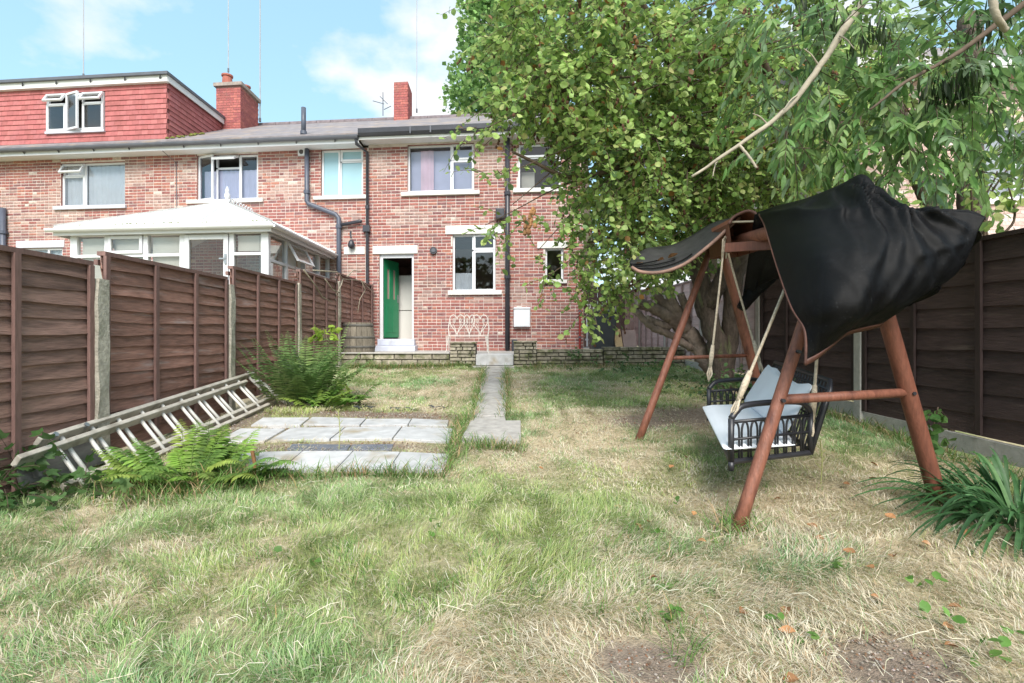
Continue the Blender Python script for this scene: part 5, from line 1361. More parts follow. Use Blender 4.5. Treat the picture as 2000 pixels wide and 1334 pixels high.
def limb(root, pts, r0, r1, name='branch', mat=None, n=9, jit=.10):
    q = catmull(pts, max(6, 5*len(pts))); k = len(q)
    q = [p+Vector((random.uniform(-1,1),random.uniform(-1,1),random.uniform(-1,1)))*r0*.12 for p in q]
    t = MB(); t.tube(q, [r0+(r1-r0)*(i/(k-1))**.8 for i in range(k)], n, jit=jit); return obj(name, t, mat or m_bark, root, smooth=True)

# the broad-leaved tree over the lawn
tr = thing('broadleaf_tree', 'spreading broad-leaved tree with leaning mossy trunk and browning catkins overhanging the lawn', 'tree', (2.9,7.1,.2))
b0 = Vector((2.95,7.1,.1))
limb(tr, [b0, (2.86,7.08,.75), (2.66,7.05,1.35), (2.50,6.9,1.95), (2.35,6.6,2.6)], .155, .10, 'trunk', n=12)
limb(tr, [(2.93,7.12,.05), (3.02,7.10,.9), (3.0,6.9,1.7), (3.2,6.7,2.35), (3.35,6.5,3.0)], .12, .09, 'trunk', n=12)
limb(tr, [(2.66,7.05,1.35),(2.95,6.7,2.0),(3.25,6.4,2.55),(3.6,6.2,3.2)], .12, .07)
for pts, r in (([(2.35,6.6,2.6),(1.7,6.0,3.1),(.9,5.4,3.4),(.2,5.0,3.5)],.08), ([(2.35,6.6,2.6),(2.0,5.9,3.5),(1.4,5.3,4.3),(.7,5,4.9)],.08),
               ([(1.7,6.0,3.1),(1.2,5.5,2.8),(.6,5.1,2.55),(.0,4.8,2.7)],.05), ([(3.35,6.5,3.0),(2.9,5.8,3.9),(2.3,5.3,4.6)],.08), ([(2.5,6.9,1.95),(1.9,6.3,2.2),(1.3,5.8,2.1),(.8,5.4,1.95)],.05),
               ([(2.5,6.9,1.95),(2.1,6.6,1.9),(1.5,6.2,1.6),(1.0,5.9,1.35)],.04), ([(3.6,6.2,3.2),(3.5,5.6,3.8),(3.2,5.1,4.2)],.06), ([(3.35,6.5,3.0),(2.8,6.0,3.0),(2.0,5.5,3.0),(1.2,5.2,3.0)],.05)):
    limb(tr, pts, r, r*.25, mat=m_twig, n=6)
def px_clump(cr, px, py, D, rx, ry, rd, ntw, **k):
    c = at(px, py, D); cr.clump((c.x, c.y, c.z), (rx/1000*D, rd, ry/1000*D), ntw, **k)
TIPS = [(925,262,4.6),(948,440,5.0),(1050,490,5.1),(940,120,5.0),(960,190,4.8),(1000,400,4.9),(1070,540,5.1),(1150,620,5.2),(930,60,5.0),(1010,330,4.7),(1120,250,4.8),(1200,540,5.3),(1060,160,4.8),(1180,400,5.0),(1240,300,5.0),(1300,200,4.9),(1100,60,4.9),(1210,90,4.9),(1270,420,5.3),(1350,380,5.4),(1400,130,5.0),(1150,330,4.8),(1320,60,5.0),(1230,190,4.8)]
for (px,py,D) in TIPS:
    s0_ = at(px+random.uniform(190,380), py-random.uniform(60,200), D+random.uniform(.5,1.0)); e0_ = at(px,py,D); md = s0_.lerp(e0_,.5)+Vector((0,-.1,.10))
    limb(tr, [s0_, md, e0_], .014, .004, 'branch', m_twig, 5, .05)
cr = Crown()
for (px,py,D,rx,ry,rd,n) in ((1040,130,5.0,85,95,.6,70),(985,50,5.0,55,60,.5,22),(1110,50,5.0,130,95,.7,110),(1100,190,4.9,100,70,.6,85),(985,205,4.7,45,40,.3,12),(1210,150,5.2,150,130,.8,170),
    (1205,320,5.1,90,95,.7,115),(1215,470,5.3,75,85,.6,80),(1180,535,5.2,35,35,.3,22),(1150,600,5.2,22,20,.2,5),(1300,290,5.6,150,140,.8,170),
    (1300,415,6.0,115,75,.5,100),(1310,70,5.2,160,110,.8,150),(1430,200,5.6,150,150,.9,190),(1430,345,6.0,120,70,.7,100),(1570,180,5.6,140,140,.9,150),(1590,320,5.9,110,60,.6,80),
    (1265,505,6.2,50,35,.5,26),(1120,300,4.9,30,50,.3,14),(1110,410,5.0,22,30,.25,7)):
    px_clump(cr, px, py, D, rx, ry, rd, int(n*1.6), size=.057, sv=.4)
for (px,py,D,ex,ey) in ((945,262,4.6,50,22),(965,445,5.0,32,12),(1075,490,5.1,40,16),(960,330,4.7,22,20),(1010,420,5,40,16),(1080,545,5.2,34,14)):   # straggling twigs past the crown's edge
    px_clump(cr, px, py, D, ex, ey, .15, 6, size=.062, outward=.5, per=7)
# inner, shaded depth of the crown
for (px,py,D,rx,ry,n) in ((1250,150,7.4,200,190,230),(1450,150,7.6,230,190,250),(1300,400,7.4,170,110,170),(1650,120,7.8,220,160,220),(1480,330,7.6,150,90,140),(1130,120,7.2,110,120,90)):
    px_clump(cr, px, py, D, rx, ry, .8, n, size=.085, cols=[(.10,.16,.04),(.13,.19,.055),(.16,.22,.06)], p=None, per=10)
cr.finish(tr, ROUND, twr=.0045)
# brown catkins and dead leaf clusters
ck = MB()
for i in range(520):
    j = random.randrange(len(cr.tw)*2//3); b = Vector(cr.tw[j][2]); k = random.uniform(.010,.016)
    for m_ in range(random.choice((1,2,3))):
        p = b+Vector((random.uniform(-.03,.03),random.uniform(-.03,.03),-.02-.03*m_)); ck.lathe([(k*.3,-.018),(k*.9,-.008),(k,.002),(k*.5,.015)], 5, p)
obj('cones', ck, M('brown_cones', (.085,.040,.022), .9, .4, 60), tr, 'stuff')
for (px,py,D) in ((1040,425,4.9),(1030,440,4.9),(1390,110,5.0),(1238,95,5.0),(1180,200,4.9),(1075,215,4.8),(1410,165,5.1)):
    t = MB()
    for q in range(9):
        p = at(px+random.uniform(-8,8), py+random.uniform(-22,22), D); t.lathe([(.004,-.03),(.022,-.012),(.02,.01),(.006,.03)], 5, p)
    obj('dead_cluster', t, m_deadleaf, tr)

# ash tree at the right with long leaflets and hanging keys
ash = thing('ash_tree', 'ash tree at the right with long drooping leaflets and dark bunches of keys', 'tree', (5.2,6.1,.1))
limb(ash, [(5.55,6.3,0),(5.55,6.28,1.2),(5.6,6.25,2.2),(5.45,6.1,3.2),(5.2,5.8,4.6)], .20, .11, 'trunk', n=11)
limb(ash, [(5.55,6.28,1.6),(5.0,6.1,2.4),(4.6,5.9,3.0),(4.2,5.6,3.6)], .11, .05)
limb(ash, [(5.0,6.1,2.1),(5.25,6.3,2.5),(5.35,6.3,3.0)], .07, .05)
limb(ash, [at(1735,-60,3.3), at(1660,40,3.25), at(1600,130,3.2), at(1540,210,3.2), at(1440,285,3.15), at(1352,345,3.15)], .030, .008, mat=m_barkpale, n=8)
for (q0,q1) in (((1600,130),(1570,95)),((1560,185),(1530,215)),((1500,245),(1470,222)),((1640,70),(1668,95)),((1400,315),(1392,345))):
    a_ = at(*q0,3.2); e_ = at(*q1,3.15); limb(ash, [a_, a_.lerp(e_,.5)+Vector((0,0,.015)), e_], .007, .003, 'branch', m_barkpale, 5, .05)
limb(ash, [at(1442,282,3.15), at(1462,305,3.12), at(1478,328,3.1)], .011, .008, mat=m_barkpale, n=6, jit=.03)
limb(ash, [at(1440,300,5.6), at(1520,262,5.6), at(1600,250,5.7), at(1680,240,5.8)], .022, .045, mat=m_twig)
limb(ash, [at(2060,-40,3.0), at(1930,60,3.0), at(1860,110,3.0), at(1770,160,2.9), at(1700,215,2.9)], .022, .006, mat=m_twig, n=7)
limb(ash, [at(1935,-20,2.7), at(1945,30,2.7), at(1965,60,2.75)], .02, .016, mat=m_barkpale, n=7)
ac = Crown()
def ash_spray(base, d, L, pairs=5, size=.10):
    """one pinnate leaf: a stalk with paired leaflets"""
    base = np.array(base); d = unit(np.array(d)); side = unit(np.cross(d, np.array([0,0,1.]))); col = pal(1, ASHL)[0]
    pts = []
    for k in range(pairs+1):
        t = .25+.75*k/pairs; P = base+d*L*t; P[2] -= .35*L*t*t; pts.append(P)
        dd = d+np.array([0,0,-.7*t])
        for sg in ((-1,1) if k < pairs else (0,)):
            D = unit(dd*.6 + side*sg*.75 + RNG.normal(size=3)*.18 + np.array([0,0,-.30]))
            N = unit(np.array([0,0,1.])*.8 + RNG.normal(size=3)*.4)
            ac.P.append(P[None]); ac.D.append(D[None]); ac.N.append(N[None]); ac.S.append(np.array([size*RNG.uniform(.8,1.15)])); ac.C.append((col*RNG.uniform(.85,1.15))[None])
    ac.tw.append((base, pts[len(pts)//2], pts[-1]))
def ash_clump(px, py, D, rx, ry, rd, n, **k):
    c = at(px, py, D)
    for i in range(n):
        q = unit(RNG.normal(size=3))*RNG.uniform(.2,1)**.5
        b = np.array([c.x+q[0]*rx/1000*D, c.y+q[1]*rd, c.z+q[2]*ry/1000*D])
        d = q+RNG.normal(size=3)*.5+np.array([-.15,-.1,-.35]); ash_spray(b, d, RNG.uniform(.20,.32), **k)
for (px,py,D,rx,ry,rd,n) in ((1690,60,3.6,110,90,.4,36),(1590,150,3.5,90,70,.4,26),(1720,190,3.4,110,80,.4,40),(1830,150,3.3,110,110,.4,44),(1900,40,3.4,110,80,.4,34),(1780,290,3.4,100,60,.35,28),(1960,130,3.6,70,100,.4,34),(1950,250,3.7,70,70,.4,26),(1880,320,3.9,60,40,.3,12),(1985,20,3.6,60,60,.4,20),
                            (1480,100,3.9,80,80,.4,16),(1540,30,3.8,100,60,.4,20),(1650,300,3.6,70,50,.3,14),(1560,260,3.3,60,40,.2,9)):
    ash_clump(px, py, D, rx, ry, rd, n)
ac.finish(ash, LANCE, nsingle=300, single_name='leaflet')
# sparse round leaves of the same boundary growth low at the right
lc = Crown()
for (px,py,D,rx,ry,n) in ((1930,300,4.6,80,60,26),(1960,220,4.6,60,70,22),(1960,400,4.4,55,60,14),(1840,350,4.8,100,50,18),(1760,380,5.2,70,30,10),(1900,470,4.5,60,25,5)):
    px_clump(lc, px, py, D, rx, ry, .4, n, size=.075, per=7)
hz_ = thing('hazel_shrub', 'sparse round-leaved shrub rising above the dark fence at the right', 'shrub', (4.2,4.7,1.0))
for i in range(6):
    a = at(random.uniform(1830,1990), 520, 4.7); b = at(random.uniform(1800,1990), random.uniform(280,380), 4.6)
    limb(hz_, [(a.x,a.y,.05), a, a.lerp(b,.6)+Vector((random.uniform(-.15,.15),0,0)), b], .02, .006, 'stem', m_twig, 6)
lc.finish(hz_, ROUND, nsingle=60)
# bunches of ash keys, each a bundle of hanging wings
for (px,py,D,n) in ((1600,30,3.4,26),(1640,45,3.35,30),(1685,75,3.3,26),(1570,15,3.5,20),(1720,60,3.2,22),(1850,160,3.0,46),(1880,180,3.0,46),(1905,150,3.0,40),(1830,185,3.05,30),(1925,60,3.1,30),(1950,20,3.1,30)):
    c = at(px,py,D); Pn = np.array([[c.x,c.y,c.z+.03]])+RNG.normal(size=(n,3))*np.array([[.05,.05,.03]])
    Dn = np.array([[0,0,-1.]])+RNG.normal(size=(n,3))*.14; Nn = RNG.normal(size=(n,3))
    V,FF,T = leaf_arrays(KEY, Pn, Dn, Nn, RNG.uniform(.07,.11,n), pal(n, [(.035,.06,.018),(.05,.085,.025),(.028,.045,.018)]))
    obj_np('key_bunch', V, FF, m_leaf, ash, 'stuff', T)

# pollarded stump with splayed, sawn limbs beside the trunk
ps = thing('pollarded_stump', 'pollarded stump with a fan of sawn grey limbs left of the mossy trunk', 'tree stump', (2.75,7.4,.2))
m_stumpbark = M('grey_dead_bark', (.26,.20,.17), .95, .4, 12, bump=1, bscale=30, bdist=.02, col2=(.16,.115,.095), c2lo=.5, c2hi=.66)
limb(ps, [at(1400,735,7.3), at(1372,690,7.3), at(1345,650,7.3), at(1315,625,7.3)], .13, .10, 'trunk', m_stumpbark, n=11, jit=.16)
for (q, r0) in (([(1330,640),(1300,615),(1268,598),(1245,590)],.10),([(1330,635),(1305,600),(1275,575)],.085),([(1335,630),(1318,596),(1300,560)],.08),([(1340,630),(1338,600),(1330,575)],.07),([(1310,640),(1280,630),(1262,622)],.075),([(1350,680),(1310,655),(1275,640),(1238,605)],.06)):
    pts = [at(a,b,7.3-.05*i) for i,(a,b) in enumerate(q)]
    l = limb(ps, pts, r0, r0*.72, 'sawn_limb', m_stumpbark, n=9, jit=.14)
    d = (pts[-1]-pts[-2]).normalized(); t = MB(); t.tube([pts[-1]-d*.01, pts[-1]+d*.012], r0*.68, 10); obj('sawn_face', t, m_cutwood, l)

# big tree far behind the houses
ft = thing('background_tree', 'large bright green tree standing behind the brick houses', 'tree', (3.5,25,0))
limb(ft, [(3.5,25,0),(3.6,25,5),(3.4,25.2,9),(3.6,25,13)], .5, .25, 'trunk', n=10)
P=[];D_=[];S_=[];C_=[]
for (px,py,rx,ry,n) in ((985,150,110,62,3600),(960,60,66,95,3600),(1000,-60,130,110,3000),(1080,80,120,120,1800),(1080,-150,200,120,1800),(930,195,62,32,1300),(1000,215,90,40,1500)):
    c = at(px,py,24); q = unit(RNG.normal(size=(n,3)))*(RNG.uniform(.55,1,(n,1))); lump = 1+.22*np.sin(q[:,0:1]*9+px)*np.sin(q[:,2:3]*8+py)
    P.append(np.array(c)+q*lump*np.array([rx*.024,2.2,ry*.024])); D_.append(q+RNG.normal(size=(n,3))*.8); S_.append(RNG.uniform(.09,.21,n)); C_.append(pal(n, [(.19,.34,.11),(.25,.42,.14),(.31,.48,.17),(.14,.25,.09)]))
P,D_,S_,C_ = map(np.concatenate,(P,D_,S_,C_))
V,FF,T = leaf_arrays(FARL, P, D_, RNG.normal(size=P.shape)+np.array([0,0,1.]), S_, C_); obj_np('foliage', V, FF, m_farleaf, ft, 'stuff', T)
# a garden tree behind the camera, seen only as a reflection in the kitchen window
rt = thing('garden_tree', 'dark leafy tree mirrored in the kitchen window glass', 'tree', (-11,-24,-.2))
limb(rt, [(-11,-24,-.6),(-10.9,-24,1.5),(-11,-24,4.4)], .2, .1, 'trunk', n=9)
q = unit(RNG.normal(size=(2600,3)))*RNG.uniform(.45,1,(2600,1)); lump = 1+.25*np.sin(q[:,0:1]*7)*np.sin(q[:,2:3]*6+1)
V,FF,T = leaf_arrays(FARL, np.array([[-11,-24,5.0]])+q*lump*np.array([[5,1.6,3.4]]), q+RNG.normal(size=q.shape)*.8, RNG.normal(size=q.shape), RNG.uniform(.2,.42,2600), pal(2600,[(.06,.11,.03),(.09,.15,.04)])); obj_np('foliage', V, FF, m_farleaf, rt, 'stuff', T)
# evergreen mass deeper behind the ash, closing the view between the leaves
eg = thing('background_tree', 'loose bushy tree behind the ash and the broad-leaved tree', 'tree', (4.2,11,0))
limb(eg, [(4.2,11,0),(4.2,11,3),(4.2,11,6)], .25, .12, 'trunk', n=9)
P=[];D_=[];S_=[];C_=[]
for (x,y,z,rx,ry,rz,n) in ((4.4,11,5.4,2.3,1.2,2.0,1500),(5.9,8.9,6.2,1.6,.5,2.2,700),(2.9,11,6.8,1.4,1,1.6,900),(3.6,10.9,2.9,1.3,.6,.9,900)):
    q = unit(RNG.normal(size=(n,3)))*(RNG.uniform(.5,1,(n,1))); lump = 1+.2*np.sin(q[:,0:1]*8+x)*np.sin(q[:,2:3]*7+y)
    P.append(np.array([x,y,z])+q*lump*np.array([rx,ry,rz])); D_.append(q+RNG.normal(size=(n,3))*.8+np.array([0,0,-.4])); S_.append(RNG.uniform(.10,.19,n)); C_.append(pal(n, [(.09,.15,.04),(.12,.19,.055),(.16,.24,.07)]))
P,D_,S_,C_ = map(np.concatenate,(P,D_,S_,C_))
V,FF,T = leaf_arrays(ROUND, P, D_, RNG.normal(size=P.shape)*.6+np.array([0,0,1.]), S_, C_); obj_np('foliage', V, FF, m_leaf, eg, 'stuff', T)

# ---------------------------------------------------------------- ferns and low plants
def frond(root, base, d, L, arch, width, npair, cols, name='frond', tip=.1):
    """one fern frond: arching stalk and paired leaflets that taper to the tip"""
    base = Vector(base); d = Vector(d).normalized(); side = d.cross(Vector((0,0,1))).normalized(); n = npair
    stalk = []
    for i in range(9):
        t = i/8; h = Vector((d.x,d.y,0)); stalk.append(base + h*(L*t) + Vector((0,0,1))*(L*(d.z*t - arch*t*t)))
    t = MB(); t.tube(stalk, [.004-.0004*i for i in range(9)], 4)
    tw = t.v; tf = t.f; col = pal(1, cols)[0]
    V = [np.array(tw)]; FF = [np.array([f for f in tf if len(f) == 4])]; T = [np.tile(col*.8, (len(tw),1))]
    P=[];D=[];N=[];S=[]
    for i in range(n):
        tt = .14+.86*i/n; k = min(int(tt*8),7); u = tt*8-k; p = stalk[k].lerp(stalk[k+1],u); tg = (stalk[k+1]-stalk[k]).normalized()
        w = width*math.sin(math.pi*(.18+.80*tt))**.8*(1.05-.5*tt)
        for sg in (-1,1):
            dd = side*sg + tg*.45 + Vector((0,0,random.uniform(-.35,.05)))
            P.append(p); D.append(dd); N.append(tg.cross(side)*-1 + Vector((0,0,.8))+Vector((random.uniform(-.3,.3),random.uniform(-.3,.3),0))); S.append(w*random.uniform(.85,1.1))
    V2,F2,T2 = leaf_arrays(LANCE, np.array(P,dtype=float), np.array(D,dtype=float), np.array(N,dtype=float), np.array(S), np.tile(col,(len(P),1))*RNG.uniform(.8,1.2,(len(P),1)))
    V = np.concatenate([V[0], V2]); FF = np.concatenate([FF[0], F2+len(tw)]); T = np.concatenate([T[0], T2])
    return obj_np(name, V, FF, m_leaf, root, None, T)
FERN = [(.20,.34,.07),(.25,.39,.085),(.16,.28,.07),(.30,.40,.09)]
fe = thing('fern', 'bright green fern spilling over the near end of the ladder', 'fern', (-2.15,3.42,.02))
for i in range(54):
    a = random.uniform(0, 2*math.pi); rad = random.uniform(0,.34); L = random.uniform(.38,.70)
    b = (-2.13+rad*1.15*math.cos(a), 3.44+rad*.55*math.sin(a), gz(-2.1,3.4))
    frond(fe, b, (math.cos(a)+random.uniform(-.4,.4), math.sin(a)*.8-.15, random.uniform(.7,1.6)), L, random.uniform(.30,.55), .105, 17, FERN)
t = MB(); t.tube([(-1.72,3.40,.0),(-1.70,3.39,.12),(-1.715,3.38,.22)], .012, 6); obj('dead_stem', t, m_deadleaf, fe)
fb2 = thing('fern', 'tall feathery green bracken clump against the fence beyond the ladder', 'fern', (-2.3,5.9,.15))
BRK = [(.20,.31,.11),(.24,.35,.13),(.28,.38,.15),(.17,.27,.09)]
for i in range(56):
    a = random.uniform(0, 2*math.pi); rad = random.uniform(0,.36); L = random.uniform(.7,1.4)
    cx_ = -2.45+rad*math.cos(a); cy_ = 6.0+rad*.9*math.sin(a)
    frond(fb2, (cx_, cy_, gz(cx_,cy_)), (math.cos(a)*.7+.15, math.sin(a)*.6-.1, random.uniform(.9,2.4)), L, random.uniform(.2,.42), .15, 22, BRK)
for i in range(26):
    a = random.uniform(0, 2*math.pi); cx_ = -2.02+random.uniform(-.25,.3); cy_ = 5.75+random.uniform(-.2,.3)
    frond(fb2, (cx_, cy_, gz(cx_,cy_)), (math.cos(a), math.sin(a)*.6-.2, random.uniform(.7,1.5)), random.uniform(.35,.6), .42, .12, 16, FERN)
big = thing('dock_plant', 'broad dull-green fronds reaching left of the bracken across the fence', 'plant', (-2.75,5.75,.2))
for (px0,py0,px1,py1) in ((600,760,520,655),(590,770,545,668),(605,755,560,640),(600,780,535,720)):
    a = at(px0,py0,5.9); b = at(px1,py1,5.8); d = b-a; frond(big, a, (d.x,d.y,d.z+.25*d.length), d.length*1.1, .3, .17, 12, [(.10,.16,.10),(.12,.18,.09)])
lime = thing('young_sapling', 'lime green leafy shoot topping the bracken beside the barrel', 'sapling', (-2.3,6.4,.2))
limb(lime, [(-2.3,6.4,gz(-2.3,6.4)),(-2.28,6.42,.6),at(632,640,6.4)], .009, .005, 'stem', m_twig, 5)
q = Crown(); c = at(635,648,6.4); q.clump((c.x,c.y,c.z),(.12,.1,.06),7,L=.09,per=5,size=.085,cols=[(.33,.45,.07),(.27,.40,.06)],p=None,droop=.2); q.finish(lime, ROUND, nsingle=34, twr=.003)
# ivy-leaved creeper at the lower left corner
iv = thing('bramble_patch', 'sprawling ivy-like creeper in the corner under the left fence', 'creeper', (-2.95,2.95,0))
q = Crown()
for (x,y,z,n) in ((-2.95,3.05,.16,13),(-2.75,2.95,.08,12),(-2.55,3.0,.06,9),(-3.0,2.85,.12,9),(-2.75,3.15,.14,7)): q.clump((x,y,z),(.2,.12,.08),n,L=.22,per=6,size=.075,cols=[(.07,.15,.045),(.10,.19,.06),(.13,.22,.08)],p=None,droop=.25,up=.9)
LOBED = (np.array([(0,0,0),(-.30,.12,.03),(-.46,.48,.05),(-.20,.50,.02),(0,1,-.04),(.20,.50,.02),(.46,.48,.05),(.30,.12,.03)]), np.array([(0,3,2,1),(0,5,4,3),(0,7,6,5)]))
q.finish(iv, LOBED, nsingle=120, twr=.003)
# strap-leaved clump at the right
cs = thing('strap_leaf_plant', 'clump of long arching strap leaves at the foot of the right fence', 'plant', (2.62,2.72,0))
def strap(root, base, d, L, w, arch, cols):
    n = 8; d = Vector(d).normalized(); base = Vector(base); side = d.cross(Vector((0,0,1))).normalized(); V=[]; tw_ = random.uniform(-.5,.5)
    for i in range(n+1):
        t = i/n; p = base + Vector((d.x,d.y,0))*(L*t)+Vector((0,0,1))*(L*(d.z*t-arch*t*t)); ww = w*(math.sin(math.pi*min(1,.25+.75*t))**.7)*(1 if t < .98 else .05)
        s2 = (side*math.cos(tw_*t)+Vector((0,0,1))*math.sin(tw_*t))
        V += [p-s2*ww+Vector((0,0,ww*.35)), p, p+s2*ww+Vector((0,0,ww*.35))]
    FF = []
    for i in range(n): a = i*3; FF += [(a,a+1,a+4,a+3),(a+1,a+2,a+5,a+4)]
    c = pal(1, cols)[0]; obj_np('strap_leaf', np.array(V,dtype=float), np.array(FF), m_leaf, root, None, np.tile(c,(len(V),1)), smooth=True)
for i in range(230):
    a = random.uniform(0, 2*math.pi); r_ = random.uniform(0,.28); b = (2.66+r_*math.cos(a), 2.66+r_*1.3*math.sin(a), gz(2.65,2.65)-.01)
    strap(cs, b, (math.cos(a)*.9-.25, math.sin(a)*.9-.25, random.uniform(.7,2.0)), random.uniform(.5,.85), random.uniform(.009,.014), random.uniform(.42,.85), [(.07,.17,.06),(.09,.20,.08),(.14,.27,.12),(.05,.12,.05)])
wd2 = thing('nettle_stem', 'young leafy weed standing at the base of the dark fence by the swing leg', 'weed', (3.05,3.75,.05))
limb(wd2, [(3.08,3.75,.0),(3.08,3.74,.3),at(1832,795,3.72)], .006, .004, 'stem', m_twig, 5)
q = Crown()
for z in (.22,.32,.42): q.clump((3.08,3.74,z),(.05,.05,.03),4,L=.07,per=3,size=.075,cols=[(.08,.17,.05),(.11,.2,.06)],p=None)
q.finish(wd2, ROUND, nsingle=30, twr=.002)
gcv = Crown()
for (x,y,n) in ((2.9,6.6,26),(2.6,6.3,22),(3.1,6.1,18),(2.4,6.9,18),(2.75,5.9,14),(2.2,7.6,14),(1.8,8.6,12),(3.2,7.3,14),(1.2,9.2,12),(2.3,9.2,12)):
    gcv.clump((x,y,gz(x,y)+.10),(.35,.3,.12),n,L=.2,per=8,size=.05,cols=[(.08,.16,.06),(.12,.21,.08),(.15,.24,.10)],p=None,droop=.2,up=.9)
P,D,N,S,C = (np.concatenate(x) for x in (gcv.P,gcv.D,gcv.N,gcv.S,gcv.C))
V,FF,T = leaf_arrays(ROUND,P,D,N,S,C); obj_np('ground_cover', V, FF, m_leaf, None, 'stuff', T)
# two thin seedlings standing among the slabs
for (x,y,h,lab) in ((-1.37,4.05,.34,'thin upright weed between the slabs left of the path'),(2.02,3.35,.30,'spindly pale weed under the swing seat')):
    w_ = thing('thin_weed', lab, 'weed', (x,y,gz(x,y)))
    t = MB(); z0 = gz(x,y); t.tube([(x,y,z0),(x+.01,y,z0+h*.5),(x-.005,y,z0+h)], .0035, 5)
    for k in range(5): s_ = random.choice((-1,1)); zz = z0+h*(.35+.14*k); t.tube([(x,y,zz),(x+s_*.03,y,zz+.035)], .0025, 4)
    obj('stem', t, M('weed_stem', (.30,.32,.12), .8, .2, 20), w_)

# ---------------------------------------------------------------- lawn
def hole_mask(x, y):
    """True where no grass grows: slabs, path, soil"""
    m = np.zeros(len(x), bool)
    for (x0,x1,y0,y1) in ((-2.13,-.46,3.56,4.0),(-2.54,-.52,4.31,4.81),(-2.52,-.61,4.88,5.20),(-.44,.09,4.33,5.02)): m |= (x>x0)&(x<x1)&(y>y0)&(y<y1)
    pc = -.2235-.019*(y-5); m |= (y>4.9)&(abs(x-pc)<.165)
    m |= (y > 9.55)
    return m
def blades(n, y0, y1, hmin, hmax, w, seed, flat=0.0, near=True):
    y = RNG.uniform(y0, y1, n); x = RNG.uniform(-1, 1, n)*np.minimum(y*1.03+.1, 3.3)
    x = np.clip(x, -3.0, 3.55)
    g1 = vnoise(x*1.3+5, y*1.3, seed); g2 = vnoise(x*4.5, y*4.5+7, seed+1); g3 = vnoise(x*13, y*13, seed+2)
    green = .50*g1+.32*g2+.18*g3
    soil = soil_amount(x, y) + .5*(g2 < .10)
    bright = np.clip((-x*.22+.04)*(y < 4), -.15, .15)               # lusher to the lower left
    keep = ~hole_mask(x, y) & (RNG.random(n) > soil*.92) & (RNG.random(n) < .45+.9*g2)
    x, y, green, g1, g2, g3, bright = (a[keep] for a in (x, y, green, g1, g2, g3, bright)); n = len(x)
    isgreen = RNG.random(n) < np.clip((green-.345+bright)*2.5+.12, .13, .80)
    tuft = np.clip((g2-.45)*2.6, 0, 1)*np.clip((g1-.3)*2,0,1)
    L = RNG.uniform(hmin, hmax, n)*(.66+.45*tuft)*np.where(isgreen, 1, .8)
    a = 2*np.pi*vnoise(x*3+30, y*3, seed+5)*2 + RNG.normal(size=n)*.9
    tilt = np.where(isgreen, RNG.normal(.55,.28,n), RNG.normal(1.12,.30,n)); tilt = np.clip(tilt, .05, 1.5)
    bend = RNG.uniform(.3,1.1,n)
    dx, dy = np.cos(a), np.sin(a); z0 = gz_np(x, y) - .004 + np.where(isgreen, 0, RNG.uniform(0,.035,n)) + .018*(g3-.4)
    sx, sy = -dy, dx; ww = w*RNG.uniform(.6,1.35,n)
    V = []
    for k, t in enumerate((0, .4, .75, 1.0)):
        ang = tilt + bend*t; hh = L*t*np.cos(tilt*.8+bend*t*.55); rr = L*t*np.sin(tilt*.8+bend*t*.55)
        px, py, pz = x+dx*rr, y+dy*rr, z0+np.maximum(hh, -.005)
        if k < 3:
            q = ww*(1, .85, .55)[k]; V += [np.stack([px-sx*q, py-sy*q, pz], -1), np.stack([px+sx*q, py+sy*q, pz], -1)]
        else: V.append(np.stack([px, py, pz], -1))
    V = np.stack(V, 1)
    tri = np.array([(0,1,3),(0,3,2),(2,3,5),(2,5,4),(4,5,6)]); FF = (np.arange(n)[:,None,None]*7+tri[None]).reshape(-1,3)
    GC = np.array([(.30,.42,.15),(.35,.46,.18),(.24,.36,.14),(.42,.50,.23),(.27,.40,.18)]); SCo = np.array([(.60,.53,.39),(.68,.61,.47),(.52,.43,.30),(.74,.68,.56),(.44,.31,.19)])
    c = np.where(isgreen[:,None], GC[RNG.integers(0,5,n)], SCo[RNG.choice(5,n,p=[.3,.27,.2,.13,.10])])*RNG.uniform(.8,1.2,(n,1))
    yl = vnoise(x*.9+3, y*.9+8, 21)[:,None]; c = np.where(isgreen[:,None], c*(1+(yl-.5)*np.array([[.55,.15,-.1]])), c)
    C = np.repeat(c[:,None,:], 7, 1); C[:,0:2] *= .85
    return V.reshape(-1,3), FF, C.reshape(-1,3)
parts = [blades(175000, 1.15, 3.1, .03, .115, .0013, 3), blades(125000, 3.0, 5.6, .03, .085, .0019, 3), blades(90000, 5.4, 9.6, .035, .085, .0032, 3)]
